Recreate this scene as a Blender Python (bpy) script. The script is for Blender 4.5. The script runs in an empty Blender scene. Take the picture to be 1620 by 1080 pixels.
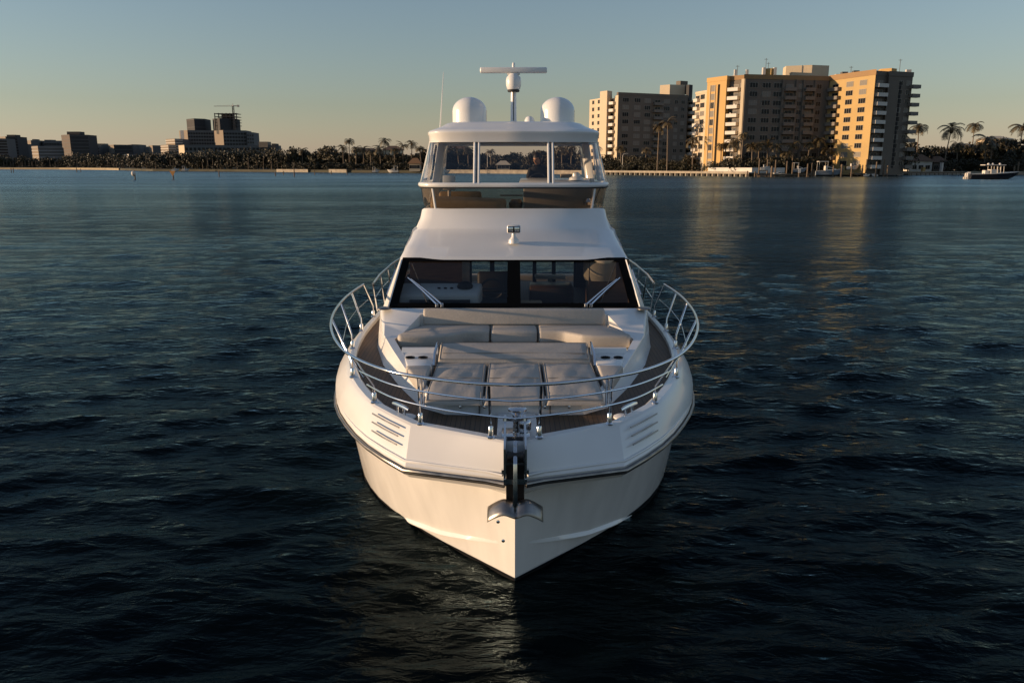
import bpy, bmesh, math, random
import numpy as np
from mathutils import Vector, Matrix
R = math.radians
random.seed(7)
rng = np.random.default_rng(11)

# ------------------------------------------------------------------ camera, sky, sun, exposure
sc = bpy.context.scene
CAM_H = 4.3
PITCH = math.atan(280 / 1260)
cam_d = bpy.data.cameras.new('camera')
cam_d.sensor_width = 36.0
cam_d.lens = 28.0
cam_d.clip_start = 0.1
cam_d.clip_end = 12000
cam = bpy.data.objects.new('camera', cam_d)
cam.location = (0, 0, CAM_H)
cam.rotation_euler = (math.pi / 2 - PITCH, 0, 0)
sc.collection.objects.link(cam)
sc.camera = cam

SUN_EL = R(5.2)
SUN_AZ = R(-95)          # measured from +Y towards +X: the sun stands to the left, a touch behind the camera
sun_dir = Vector((math.sin(SUN_AZ) * math.cos(SUN_EL), math.cos(SUN_AZ) * math.cos(SUN_EL), math.sin(SUN_EL)))
world = bpy.data.worlds.new('World')
sc.world = world
world.use_nodes = True
wn = world.node_tree.nodes
wl = world.node_tree.links
for n in list(wn):
    wn.remove(n)
sky = wn.new('ShaderNodeTexSky')
sky.sky_type = 'NISHITA'
sky.sun_disc = False
sky.sun_elevation = SUN_EL
sky.sun_rotation = SUN_AZ
sky.air_density = 1.4
sky.dust_density = 0.1
sky.ozone_density = 3.0
sky.altitude = 0
bg = wn.new('ShaderNodeBackground')
bg.inputs['Strength'].default_value = 0.12
wo = wn.new('ShaderNodeOutputWorld')
grade = wn.new('ShaderNodeHueSaturation')          # the whole sky a little paler and cooler, as the photograph is developed
grade.inputs['Saturation'].default_value = 0.64
tint = wn.new('ShaderNodeMix')
tint.data_type = 'RGBA'
tint.blend_type = 'MULTIPLY'
tint.inputs['Factor'].default_value = 1.0
tint.inputs['B'].default_value = (1.33, 1.44, 1.72, 1)
wl.new(sky.outputs[0], grade.inputs['Color'])
wl.new(grade.outputs[0], tint.inputs['A'])
wl.new(tint.outputs['Result'], bg.inputs['Color'])
wl.new(bg.outputs[0], wo.inputs['Surface'])

sun_l = bpy.data.lights.new('sun', 'SUN')
sun_l.energy = 5.0
sun_l.angle = R(0.6)
sun_l.color = (1.0, 0.70, 0.43)
sun_o = bpy.data.objects.new('sun', sun_l)
sun_o.rotation_euler = sun_dir.to_track_quat('Z', 'Y').to_euler()
sun_o.location = (-60, 0, 40)
sc.collection.objects.link(sun_o)

vs = sc.view_settings
vs.view_transform = 'Standard'
vs.look = 'None'
vs.gamma = 1.0
vs.exposure = 0.25
vs.use_curve_mapping = False
sc.cycles.max_bounces = 8
sc.cycles.transparent_max_bounces = 16
sc.cycles.caustics_reflective = False
sc.cycles.caustics_refractive = False
sc.cycles.use_denoising = True
sc.cycles.sample_clamp_indirect = 3.0
COL = sc.collection

# ------------------------------------------------------------------ helpers
CP, SP = math.cos(PITCH), math.sin(PITCH)
F = 1260.0


def ray(x, y):
    u, v = x - 810, 540 - y
    return u, F * CP + v * SP, -F * SP + v * CP


def at(x, y, Y):
    """real point at distance Y that the survey of the photograph shows at (x, y)"""
    a, b, c = ray(x, y)
    t = Y / b
    return (a * t, Y, CAM_H + c * t)


def atx(x, Y):
    return (x - 810) * Y / (F * CP + 290 * SP)


def atz(y, Y):
    a, b, c = ray(810, y)
    return CAM_H + c * Y / b


def catmull(pts, n):
    """n points evenly spaced along a Catmull-Rom spline"""
    p = np.array(pts, float)
    p = np.vstack([2 * p[0] - p[1], p, 2 * p[-1] - p[-2]])
    out = []
    for i in range(1, len(p) - 2):
        for t in np.linspace(0, 1, 24, endpoint=False):
            a, b, c, d = p[i - 1], p[i], p[i + 1], p[i + 2]
            out.append(0.5 * (2 * b + (c - a) * t + (2 * a - 5 * b + 4 * c - d) * t * t + (3 * b - a - 3 * c + d) * t ** 3))
    out.append(p[-2])
    return evenly(out, n)


def evenly(pts, n):
    p = np.array(pts, float)
    s = np.r_[0, np.cumsum(np.linalg.norm(np.diff(p, axis=0), axis=1))]
    q = np.linspace(0, s[-1], n)
    return np.stack([np.interp(q, s, p[:, k]) for k in range(p.shape[1])], 1)


class MB:
    def __init__(self, scale=1.0):
        self.v, self.f, self.m, self.scale, self.mi = [], [], [], scale, 0

    def add(self, vs_, fs_):
        o = len(self.v)
        self.v += [tuple(map(float, p)) for p in vs_]
        self.f += [tuple(o + i for i in f) for f in fs_]
        self.m += [self.mi] * len(fs_)
        return self

    def box(self, c, s, rz=0.0, rx=0.0):
        M = Matrix.Translation(c) @ Matrix.Rotation(rz, 4, 'Z') @ Matrix.Rotation(rx, 4, 'X')
        p = [M @ Vector((x * s[0] / 2, y * s[1] / 2, z * s[2] / 2)) for z in (-1, 1) for y in (-1, 1) for x in (-1, 1)]
        return self.add(p, [(0, 2, 3, 1), (4, 5, 7, 6), (0, 1, 5, 4), (2, 6, 7, 3), (0, 4, 6, 2), (1, 3, 7, 5)])

    def bb(self, x0, x1, y0, y1, z0, z1):
        return self.box(((x0 + x1) / 2, (y0 + y1) / 2, (z0 + z1) / 2), (abs(x1 - x0), abs(y1 - y0), abs(z1 - z0)))

    def grid(self, rows, close=False, cap0=False, cap1=False):
        n = len(rows[0])
        vs_ = [p for r in rows for p in r]
        fs_ = []
        for j in range(len(rows) - 1):
            for i in range(n if close else n - 1):
                a, b = j * n + i, j * n + (i + 1) % n
                fs_.append((a, b, b + n, a + n))
        if cap0:
            fs_.append(tuple(range(n))[::-1])
        if cap1:
            fs_.append(tuple((len(rows) - 1) * n + i for i in range(n)))
        return self.add(vs_, fs_)

    def tube(self, path, r, n=10, closed=False):
        P = [Vector(p) for p in path]
        rows = []
        up = None
        N = len(P)
        for i, p in enumerate(P):
            if closed:
                t = (P[(i + 1) % N] - P[i - 1]).normalized()
            else:
                t = (P[min(i + 1, N - 1)] - P[max(i - 1, 0)]).normalized()
            if up is None:
                up = Vector((0, 0, 1)) if abs(t.z) < 0.9 else Vector((0, 1, 0))
            a = t.cross(up)
            if a.length < 1e-5:
                a = t.cross(Vector((1, 0.3, 0)))
            a.normalize()
            b = a.cross(t).normalized()
            up = b
            rr = r[i] if isinstance(r, (list, tuple)) else r
            rows.append([p + a * (rr * math.cos(2 * math.pi * k / n)) + b * (rr * math.sin(2 * math.pi * k / n)) for k in range(n)])
        if closed:
            rows.append(rows[0])
        return self.grid(rows, close=True, cap0=not closed, cap1=not closed)

    def lathe(self, prof, c, n=24, axis='z'):
        rows = []
        for r, z in prof:
            row = []
            for k in range(n):
                a = 2 * math.pi * k / n
                x, y = r * math.cos(a), r * math.sin(a)
                if axis == 'z':
                    row.append((c[0] + x, c[1] + y, c[2] + z))
                elif axis == 'y':
                    row.append((c[0] + x, c[1] - z, c[2] + y))
                else:
                    row.append((c[0] + z, c[1] + x, c[2] + y))
            rows.append(row)
        return self.grid(rows, close=True, cap0=True, cap1=True)

    def prism(self, poly, z0, z1):
        n = len(poly)
        zz0 = z0 if isinstance(z0, (list, tuple)) else [z0] * n
        zz1 = z1 if isinstance(z1, (list, tuple)) else [z1] * n
        vs_ = [(p[0], p[1], zz0[i]) for i, p in enumerate(poly)] + [(p[0], p[1], zz1[i]) for i, p in enumerate(poly)]
        fs_ = [tuple(range(n))[::-1], tuple(range(n, 2 * n))]
        fs_ += [(i, (i + 1) % n, n + (i + 1) % n, n + i) for i in range(n)]
        return self.add(vs_, fs_)

    def build(self, name, mat, parent=None, bevel=0.0, seg=2, smooth=40, doubles=True, loc=None):
        """one mesh object; its vertices are kept relative to the parent's base"""
        o0 = Vector((0, 0, 0))
        if parent is not None:
            q = parent
            while q is not None:
                o0 = o0 + Vector(q.location)
                q = q.parent
        if loc is not None:
            o0 = Vector(loc)
        me = bpy.data.meshes.new(name)
        V = [(x * self.scale - o0.x, y * self.scale - o0.y, z * self.scale - o0.z) for x, y, z in self.v]
        me.from_pydata(V, [], self.f)
        mats = mat if isinstance(mat, (list, tuple)) else [mat]
        for m_ in mats:
            me.materials.append(m_)
        if len(mats) > 1:
            me.polygons.foreach_set('material_index', self.m)
        bm = bmesh.new()
        bm.from_mesh(me)
        if doubles:
            bmesh.ops.remove_doubles(bm, verts=bm.verts, dist=1e-4)
        bmesh.ops.recalc_face_normals(bm, faces=bm.faces)
        if bevel > 0:
            es = [e for e in bm.edges if len(e.link_faces) == 2 and e.calc_face_angle(0) > R(25)]
            bmesh.ops.bevel(bm, geom=es, offset=bevel, offset_type='OFFSET', segments=seg, profile=0.5, affect='EDGES', clamp_overlap=True)
        bm.to_mesh(me)
        bm.free()
        if smooth:
            me.polygons.foreach_set('use_smooth', [True] * len(me.polygons))
            me.set_sharp_from_angle(angle=R(smooth))
        me.update()
        ob = bpy.data.objects.new(name, me)
        COL.objects.link(ob)
        if parent is not None:
            ob.parent = parent
        elif loc is not None:
            ob.location = loc
        return ob


def tag(o, label=None, cat=None, group=None, kind=None):
    if label:
        o['label'] = label
    if cat:
        o['category'] = cat
    if group:
        o['group'] = group
    if kind:
        o['kind'] = kind
    return o


def empty(name, loc, label=None, cat=None, group=None):
    o = bpy.data.objects.new(name, None)
    o.location = loc
    o.empty_display_size = 0.3
    COL.objects.link(o)
    return tag(o, label, cat, group)


def share(name, src, parent=None, loc=(0, 0, 0), rz=0.0, scale=1.0):
    """another object on the same mesh data"""
    o = bpy.data.objects.new(name, src.data if hasattr(src, 'data') else src)
    COL.objects.link(o)
    o.location = loc
    o.rotation_euler = (0, 0, rz)
    o.scale = scale if isinstance(scale, (tuple, list)) else (scale,) * 3
    if parent is not None:
        o.parent = parent
    return o


# ------------------------------------------------------------------ materials
MATS = {}


def mat(name, col, rough=0.5, metal=0.0, var=0.0, vscale=3.0, bump=0.0, bscale=40.0, coat=0.0, spec=0.5, stretch=(1, 1, 1), col2=None):
    m = bpy.data.materials.new(name)
    m.use_nodes = True
    nt = m.node_tree
    b = nt.nodes['Principled BSDF']
    b.inputs['Base Color'].default_value = (*col, 1)
    b.inputs['Roughness'].default_value = rough
    b.inputs['Metallic'].default_value = metal
    b.inputs['Coat Weight'].default_value = coat
    b.inputs['Coat Roughness'].default_value = 0.08
    b.inputs['Specular IOR Level'].default_value = spec
    if var > 0 or bump > 0:
        tc = nt.nodes.new('ShaderNodeTexCoord')
        mp = nt.nodes.new('ShaderNodeMapping')
        mp.inputs['Scale'].default_value = stretch
        nt.links.new(tc.outputs['Object'], mp.inputs['Vector'])
    if var > 0:
        nz = nt.nodes.new('ShaderNodeTexNoise')
        nz.inputs['Scale'].default_value = vscale
        nz.inputs['Detail'].default_value = 6
        nt.links.new(mp.outputs[0], nz.inputs['Vector'])
        mx = nt.nodes.new('ShaderNodeMix')
        mx.data_type = 'RGBA'
        c2 = col2 if col2 else tuple(c * (1 - var) for c in col)
        c1 = col if col2 else tuple(min(1, c * (1 + var * 0.6)) for c in col)
        mx.inputs['A'].default_value = (*c2, 1)
        mx.inputs['B'].default_value = (*c1, 1)
        rp = nt.nodes.new('ShaderNodeMapRange')
        rp.inputs['From Min'].default_value = 0.32
        rp.inputs['From Max'].default_value = 0.68
        nt.links.new(nz.outputs['Fac'], rp.inputs['Value'])
        nt.links.new(rp.outputs['Result'], mx.inputs['Factor'])
        nt.links.new(mx.outputs['Result'], b.inputs['Base Color'])
        r2 = nt.nodes.new('ShaderNodeMapRange')
        r2.inputs['To Min'].default_value = max(0.02, rough * 0.8)
        r2.inputs['To Max'].default_value = min(1, rough * 1.25)
        nt.links.new(nz.outputs['Fac'], r2.inputs['Value'])
        nt.links.new(r2.outputs['Result'], b.inputs['Roughness'])
    if bump > 0:
        n2 = nt.nodes.new('ShaderNodeTexNoise')
        n2.inputs['Scale'].default_value = bscale
        n2.inputs['Detail'].default_value = 3
        nt.links.new(mp.outputs[0], n2.inputs['Vector'])
        bp = nt.nodes.new('ShaderNodeBump')
        bp.inputs['Strength'].default_value = bump
        bp.inputs['Distance'].default_value = 0.02
        nt.links.new(n2.outputs['Fac'], bp.inputs['Height'])
        nt.links.new(bp.outputs[0], b.inputs['Normal'])
    MATS[name] = m
    return m


def glass(name, tint, refl=1.0, rough=0.03):
    """thin pane: tinted see-through with a Fresnel reflection"""
    m = bpy.data.materials.new(name)
    m.use_nodes = True
    nt = m.node_tree
    nt.nodes.remove(nt.nodes['Principled BSDF'])
    out = nt.nodes['Material Output']
    tr = nt.nodes.new('ShaderNodeBsdfTransparent')
    tr.inputs[0].default_value = (*tint, 1)
    gl = nt.nodes.new('ShaderNodeBsdfGlossy')
    gl.inputs['Roughness'].default_value = rough
    gl.inputs['Color'].default_value = (0.95, 0.97, 1, 1)
    ge = nt.nodes.new('ShaderNodeNewGeometry')          # Schlick Fresnel, the same from both faces of the pane
    dt = nt.nodes.new('ShaderNodeVectorMath')
    dt.operation = 'DOT_PRODUCT'
    nt.links.new(ge.outputs['Normal'], dt.inputs[0])
    nt.links.new(ge.outputs['Incoming'], dt.inputs[1])
    prev = dt.outputs['Value']
    for op, v in (('ABSOLUTE', None), ('SUBTRACT', 1.0), ('POWER', 5.0), ('MULTIPLY', 0.94 * refl), ('ADD', 0.05 * refl)):
        q = nt.nodes.new('ShaderNodeMath')
        q.operation = op
        if op == 'SUBTRACT':
            q.inputs[0].default_value = v
            nt.links.new(prev, q.inputs[1])
        else:
            nt.links.new(prev, q.inputs[0])
            if v is not None:
                q.inputs[1].default_value = v
        prev = q.outputs[0]
    mu = q
    mx = nt.nodes.new('ShaderNodeMixShader')
    nt.links.new(mu.outputs[0], mx.inputs[0])
    nt.links.new(tr.outputs[0], mx.inputs[1])
    nt.links.new(gl.outputs[0], mx.inputs[2])
    nt.links.new(mx.outputs[0], out.inputs['Surface'])
    MATS[name] = m
    return m


gelcoat = mat('gelcoat', (0.78, 0.765, 0.74), 0.24, var=0.05, vscale=1.3, coat=0.35)
gel_hull = mat('hull_gelcoat', (0.80, 0.775, 0.74), 0.2, var=0.09, vscale=1.6, coat=0.6, stretch=(2.2, 2.2, 0.35), bump=0.03, bscale=2.0)
gel_matt = mat('gelcoat_nonskid', (0.72, 0.71, 0.69), 0.5, var=0.05, vscale=2, bump=0.12, bscale=160)
vinyl = mat('cushion_vinyl', (0.42, 0.38, 0.335), 0.6, var=0.07, vscale=5, bump=0.15, bscale=35)
piping_m = mat('cushion_piping', (0.27, 0.25, 0.225), 0.6)
vinyl_tan = mat('tan_vinyl', (0.38, 0.30, 0.20), 0.6, var=0.08, vscale=5)
steel = mat('polished_steel', (0.72, 0.72, 0.73), 0.14, 1.0, var=0.05, vscale=8)
steel_dull = mat('worn_steel', (0.30, 0.28, 0.26), 0.36, 1.0, var=0.25, vscale=9)
black = mat('black_trim', (0.008, 0.008, 0.009), 0.45, spec=0.2)
frit = mat('black_glass_border', (0.003, 0.003, 0.003), 0.6, spec=0.05)
rubber = mat('black_rubber', (0.02, 0.02, 0.022), 0.6)
dark_in = mat('dark_upholstery', (0.02, 0.019, 0.019), 0.6)
wood_in = mat('interior_wood', (0.085, 0.05, 0.028), 0.35, var=0.3, vscale=4, stretch=(1, 1, 8))
beige_in = mat('beige_lining', (0.34, 0.27, 0.19), 0.6, var=0.06)
dash_m = mat('dash_grey_white', (0.55, 0.57, 0.58), 0.45, var=0.04)
g_wind = glass('windshield_glass', (0.66, 0.67, 0.66), 0.9)
g_tint = glass('smoked_glass', (0.62, 0.55, 0.48), 0.7)
g_clear = glass('clear_vinyl', (0.86, 0.85, 0.83), 1.3, 0.06)
g_side = glass('side_window_glass', (0.62, 0.58, 0.54), 0.8)


def teak_mat():
    m = mat('teak_deck', (0.125, 0.078, 0.046), 0.65, var=0.35, vscale=2.2, stretch=(6, 0.6, 1))
    nt = m.node_tree
    b = nt.nodes['Principled BSDF']
    tc = nt.nodes.new('ShaderNodeTexCoord')
    sx = nt.nodes.new('ShaderNodeSeparateXYZ')
    nt.links.new(tc.outputs['Object'], sx.inputs[0])
    a = nt.nodes.new('ShaderNodeMath')
    a.operation = 'MULTIPLY'
    a.inputs[1].default_value = 1 / 0.055
    nt.links.new(sx.outputs['X'], a.inputs[0])
    fr = nt.nodes.new('ShaderNodeMath')
    fr.operation = 'FRACT'
    nt.links.new(a.outputs[0], fr.inputs[0])
    gt = nt.nodes.new('ShaderNodeMath')
    gt.operation = 'LESS_THAN'
    gt.inputs[1].default_value = 0.12
    nt.links.new(fr.outputs[0], gt.inputs[0])
    old = b.inputs['Base Color'].links[0].from_socket
    mx = nt.nodes.new('ShaderNodeMix')
    mx.data_type = 'RGBA'
    mx.inputs['B'].default_value = (0.02, 0.018, 0.016, 1)
    nt.links.new(gt.outputs[0], mx.inputs['Factor'])
    nt.links.new(old, mx.inputs['A'])
    nt.links.new(mx.outputs['Result'], b.inputs['Base Color'])
    return m


teak = teak_mat()

# ------------------------------------------------------------------ water
def water_mat():
    m = bpy.data.materials.new('water')
    m.use_nodes = True
    nt = m.node_tree
    nt.nodes.remove(nt.nodes['Principled BSDF'])
    out = nt.nodes['Material Output']
    body = nt.nodes.new('ShaderNodeBsdfDiffuse')          # the murky bay itself
    body.inputs['Color'].default_value = (0.0012, 0.003, 0.004, 1)
    gl = nt.nodes.new('ShaderNodeBsdfGlossy')
    gl.inputs['Color'].default_value = (0.58, 0.76, 0.84, 1)
    fr = nt.nodes.new('ShaderNodeFresnel')
    fr.inputs['IOR'].default_value = 1.10
    mx = nt.nodes.new('ShaderNodeMixShader')
    nt.links.new(fr.outputs[0], mx.inputs[0])
    nt.links.new(body.outputs[0], mx.inputs[1])
    nt.links.new(gl.outputs[0], mx.inputs[2])
    nt.links.new(mx.outputs[0], out.inputs['Surface'])
    tc = nt.nodes.new('ShaderNodeTexCoord')
    # cat's paws and slicks: broad patches where the wind roughens or spares the surface
    mpg = nt.nodes.new('ShaderNodeMapping')
    mpg.inputs['Scale'].default_value = (0.012, 0.05, 1)
    mpg.inputs['Rotation'].default_value = (0, 0, R(8))
    nt.links.new(tc.outputs['Object'], mpg.inputs['Vector'])
    ng = nt.nodes.new('ShaderNodeTexNoise')
    ng.inputs['Scale'].default_value = 1.0
    ng.inputs['Detail'].default_value = 4
    nt.links.new(mpg.outputs[0], ng.inputs['Vector'])
    rg = nt.nodes.new('ShaderNodeMapRange')
    rg.inputs['From Min'].default_value = 0.35
    rg.inputs['From Max'].default_value = 0.62
    rg.inputs['To Min'].default_value = 0.5
    rg.inputs['To Max'].default_value = 1.1
    nt.links.new(ng.outputs['Fac'], rg.inputs['Value'])
    prev = None
    for sx, sc_, st, di, det in ((0.38, 1.6, 0.65, 0.20, 5), (0.45, 7.5, 1.0, 0.06, 6)):
        mp = nt.nodes.new('ShaderNodeMapping')
        mp.inputs['Scale'].default_value = (sx, 1, 1)
        mp.inputs['Rotation'].default_value = (0, 0, R(12))
        nt.links.new(tc.outputs['Object'], mp.inputs['Vector'])
        nz = nt.nodes.new('ShaderNodeTexNoise')
        nz.inputs['Scale'].default_value = sc_
        nz.inputs['Detail'].default_value = det
        nz.inputs['Distortion'].default_value = 0.5
        nt.links.new(mp.outputs[0], nz.inputs['Vector'])
        bp = nt.nodes.new('ShaderNodeBump')
        ms = nt.nodes.new('ShaderNodeMath')
        ms.operation = 'MULTIPLY'
        ms.inputs[1].default_value = st
        nt.links.new(rg.outputs['Result'], ms.inputs[0])
        nt.links.new(ms.outputs[0], bp.inputs['Strength'])
        bp.inputs['Distance'].default_value = di
        nt.links.new(nz.outputs['Fac'], bp.inputs['Height'])
        if prev:
            nt.links.new(prev.outputs[0], bp.inputs['Normal'])
        prev = bp
    # ripples too fine to model widen the gloss over the open bay
    ln = nt.nodes.new('ShaderNodeVectorMath')
    ln.operation = 'LENGTH'
    nt.links.new(tc.outputs['Object'], ln.inputs[0])
    mr = nt.nodes.new('ShaderNodeMapRange')
    mr.interpolation_type = 'SMOOTHSTEP'
    mr.inputs['From Min'].default_value = 8
    mr.inputs['From Max'].default_value = 260
    mr.inputs['To Min'].default_value = 0.07
    mr.inputs['To Max'].default_value = 0.24
    nt.links.new(ln.outputs['Value'], mr.inputs['Value'])
    for n_ in (gl, ):
        nt.links.new(prev.outputs[0], n_.inputs['Normal'])
        nt.links.new(mr.outputs['Result'], n_.inputs['Roughness'])
    nt.links.new(prev.outputs[0], fr.inputs['Normal'])
    return m


def build_water():
    dens = np.linspace(-50, 50, 620)
    side = np.r_[np.linspace(-180, -50, 40, endpoint=False)]
    ang = np.radians(np.r_[side, dens, -side[::-1][:-1] if False else -side[::-1]])
    r = np.r_[0.5, np.geomspace(2.5, 700, 660), np.geomspace(760, 9000, 14)]
    A, Rr = np.meshgrid(ang, r)
    X, Y = Rr * np.sin(A), Rr * np.cos(A)
    cell = Rr * 0.0088
    Z = np.zeros_like(X)
    DX = np.zeros_like(X)
    DY = np.zeros_like(X)
    dense = (np.abs(A) < R(52)) & (Rr < 710)
    g = np.random.default_rng(5)
    lam = np.geomspace(0.22, 9.0, 84)
    for L in lam:
        th = R(96) + g.normal(0, R(26))       # crests run mostly across the view
        k = 2 * math.pi / L
        # slope per component: flat spectrum that eases off for the long waves
        slope = 0.036 * min(1.0, (L / 0.5) ** 0.5) * (1.0 if L < 1.5 else (1.5 / L) ** 1.7)
        a = slope / k
        fade = np.clip((L / cell - 2.2) / 2.5, 0, 1) * dense
        ph = k * (X * math.cos(th) + Y * math.sin(th)) + g.uniform(0, 6.28)
        Z += a * fade * np.sin(ph)
        DX += a * fade * np.cos(ph) * math.cos(th) * 0.9
        DY += a * fade * np.cos(ph) * math.sin(th) * 0.9
    # gusts: patches of calmer and rougher water
    gust = 0.8 + 0.3 * np.sin(X * 0.05 + 1.3 * np.sin(Y * 0.031)) * np.sin(Y * 0.07 + 0.8 * np.sin(X * 0.043))
    Z *= gust
    V = np.stack([X + DX * gust, Y + DY * gust, Z], -1).reshape(-1, 3)
    nr, na = X.shape
    i = np.arange(nr - 1)[:, None] * na + np.arange(na - 1)[None, :]
    faces = np.stack([i, i + 1, i + na + 1, i + na], -1).reshape(-1, 4)
    me = bpy.data.meshes.new('water')
    me.vertices.add(len(V))
    me.vertices.foreach_set('co', V.ravel())
    me.loops.add(faces.size)
    me.loops.foreach_set('vertex_index', faces.ravel().astype(np.int32))
    me.polygons.add(len(faces))
    me.polygons.foreach_set('loop_start', np.arange(0, faces.size, 4, dtype=np.int32))
    me.polygons.foreach_set('use_smooth', np.ones(len(faces), bool))
    me.materials.append(water_mat())
    me.update(calc_edges=True)
    o = bpy.data.objects.new('water', me)
    COL.objects.link(o)
    tag(o, 'dark rippled bay water around the yacht', None, kind='structure')
    return o


build_water()

# ------------------------------------------------------------------ the yacht (drawn in plan units of S metres)
S = 0.86
XO = 0.035                                   # the bow lies a hand's width right of the camera's axis
yacht = empty('motor_yacht', (XO * S, 8.6 * S, 0), 'large white flybridge motor yacht seen bow on in the foreground', 'yacht')


class YB(MB):
    """mesh builder in yacht plan units"""
    def __init__(self):
        super().__init__(S)

    def build(self, *a, **k):
        self.v = [(x + XO, y, z) for x, y, z in self.v]
        return super().build(*a, **k)

    def mirror(self):
        n = len(self.v)
        self.v += [(-x, y, z) for x, y, z in self.v]
        self.f += [tuple(n + i for i in f[::-1]) for f in self.f]
        self.m += self.m
        return self


def yray_z(x, y, z):
    a, b, c = ray(x, y)
    t = (z - 5) / c
    return (a * t - XO, b * t, z)


NF, NS = 5, 34


def along(straight, curve):
    """front facet kept straight, then a smooth run aft"""
    a = evenly(straight, NF)
    b = catmull(curve, NS)
    return np.vstack([a[:-1], b])


RUB = along([(0, 8.33, 1.55), (1.275, 8.74, 1.55)],
            [(1.275, 8.74, 1.55), (1.7, 9.3, 1.55), (2.1, 10.0, 1.54), (2.58, 11.2, 1.53), (2.83, 12.5, 1.52), (2.93, 14, 1.5), (2.95, 16, 1.48), (2.92, 20, 1.45), (2.8, 24.5, 1.45)])
WL = along([(0, 8.95, 0), (0.97, 9.95, 0)],
           [(0.97, 9.95, 0), (1.62, 10.72, 0), (2.17, 11.6, 0), (2.54, 12.6, 0), (2.72, 13.7, 0), (2.79, 15, 0), (2.8, 16.8, 0), (2.78, 20.2, 0), (2.68, 24.5, 0)])
GUN = along([(0, 8.42, 1.945), (1.25, 9.10, 1.945)],
            [(1.25, 9.10, 1.945), (1.53, 9.45, 1.945), (1.87, 9.95, 1.945), (2.38, 11.2, 1.945), (2.7, 12.6, 1.945), (2.85, 14.2, 1.95), (2.87, 16, 1.95), (2.84, 20, 1.95), (2.72, 24.5, 1.95)])
NP_ = len(RUB)


def lerp(a, b, t):
    return a + (b - a) * t


def hull_row(g, z):
    P = lerp(RUB, WL, g)
    P = P.copy()
    P[:, 2] = z if np.isscalar(z) else z
    return P


# hull: flared shoulder under the strake, near upright topsides below it
KN = np.interp(np.arange(NP_), [0, NF - 1, NF + 6, NF + 14, NP_], [0.74, 0.66, 0.44, 0.34, 0.3])


def hull_pt(i, z):
    """point of the hull side at (fractional) station i and height z"""
    i0 = min(int(i), NP_ - 2)
    f = i - i0
    zs = [-0.02, 1.17, 1.27, 1.40, 1.52]
    out = []
    for k in (i0, i0 + 1):
        g = np.interp(z, zs, [1.0, KN[k], KN[k] * 0.62, KN[k] * 0.12, 0.0])
        p = lerp(RUB[k], WL[k], g)
        out.append(p)
    p = lerp(out[0], out[1], f)
    p[2] = z
    return p


h = YB()
rows = [np.array([hull_pt(i, z) for i in range(NP_)]) for z in (1.52, 1.46, 1.40, 1.33, 1.27, 1.22, 1.17, 1.16, 1.0, 0.8, 0.6, 0.4, 0.2, 0.08, -0.02)]
bot = WL.copy()
bot[:, 0] *= 0.6
bot[:, 1] += 0.5
bot[:, 2] = -0.7
rows.append(bot)
h.grid([[tuple(p) for p in r] for r in rows])
h.mirror()
tr = [r[-1] for r in rows]
h.add([tuple(p) for p in tr] + [(-p[0], p[1], p[2]) for p in tr], [(i, i + 1, len(tr) + i + 1, len(tr) + i) for i in range(len(tr) - 1)])
hull = h.build('hull', gel_hull, yacht, smooth=24)

# chine rail on the hull
for s_ in (-1, 1):
    m = YB()
    rows_ = []
    for k, q in enumerate(np.linspace(0, 1, 18)):
        i, z = 0.7 + 6.2 * q, 0.44 - 0.50 * q ** 0.9
        p = hull_pt(i, z)
        d = hull_pt(i + 0.3, z) - hull_pt(i - 0.3, z)
        n = np.array([d[1], -d[0], 0])
        n /= np.linalg.norm(n) + 1e-9
        w = 0.05 * min(1, k / 7) * min(1, (17.5 - k) / 5)
        up = np.array([0, 0, 1.0])
        rows_.append([tuple((s_ * r[0], r[1], r[2])) for r in (p - n * 0.05 + up * 0.10, p + n * 0.004 + up * 0.075, p + n * w + up * 0.015, p + n * w * 0.9, p - n * 0.05 - up * 0.01)])
    m.grid(rows_, close=True, cap0=True, cap1=True)
    m.build('spray_rail', gelcoat, yacht, smooth=30)

# dark boot stripe just above the water
m = YB()
m.grid([[tuple(hull_pt(i, z) + np.array([0.004, -0.008, 0])) for i in range(NP_)] for z in (0.035, 0.0, -0.1)])
m.mirror().build('boot_stripe', black, hull)

# bulwark (tumblehome band above the rubbing strake)
m = YB()
lo = RUB + np.array([0, 0.0, 0.03])
rows = [lo - np.array([0, 0, 0.06])]
for t, bulge in ((0.0, 0.0), (0.12, 0.0), (0.13, 0.03), (0.3, 0.045), (0.55, 0.045), (0.8, 0.03), (0.95, 0.012), (1.0, 0.0)):
    P = lerp(lo, GUN, t)
    out = np.zeros_like(P)
    k = np.clip((np.arange(NP_) - NF) / 8.0, 0, 1)
    out[:, 0] = bulge * 2.2 * k
    out[:, 1] = -bulge * (1 - k) * 0.5
    if t in (0.0, 0.12):
        out[:, 0] += 0.02 * k
        out[:, 1] -= 0.02 * (1 - k)
    rows.append(P + out)
# cap and inner face
def deck_z(Y):
    return float(np.interp(Y, [9, 10.1, 12, 13.5], [1.72, 1.74, 1.81, 1.88]))


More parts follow.
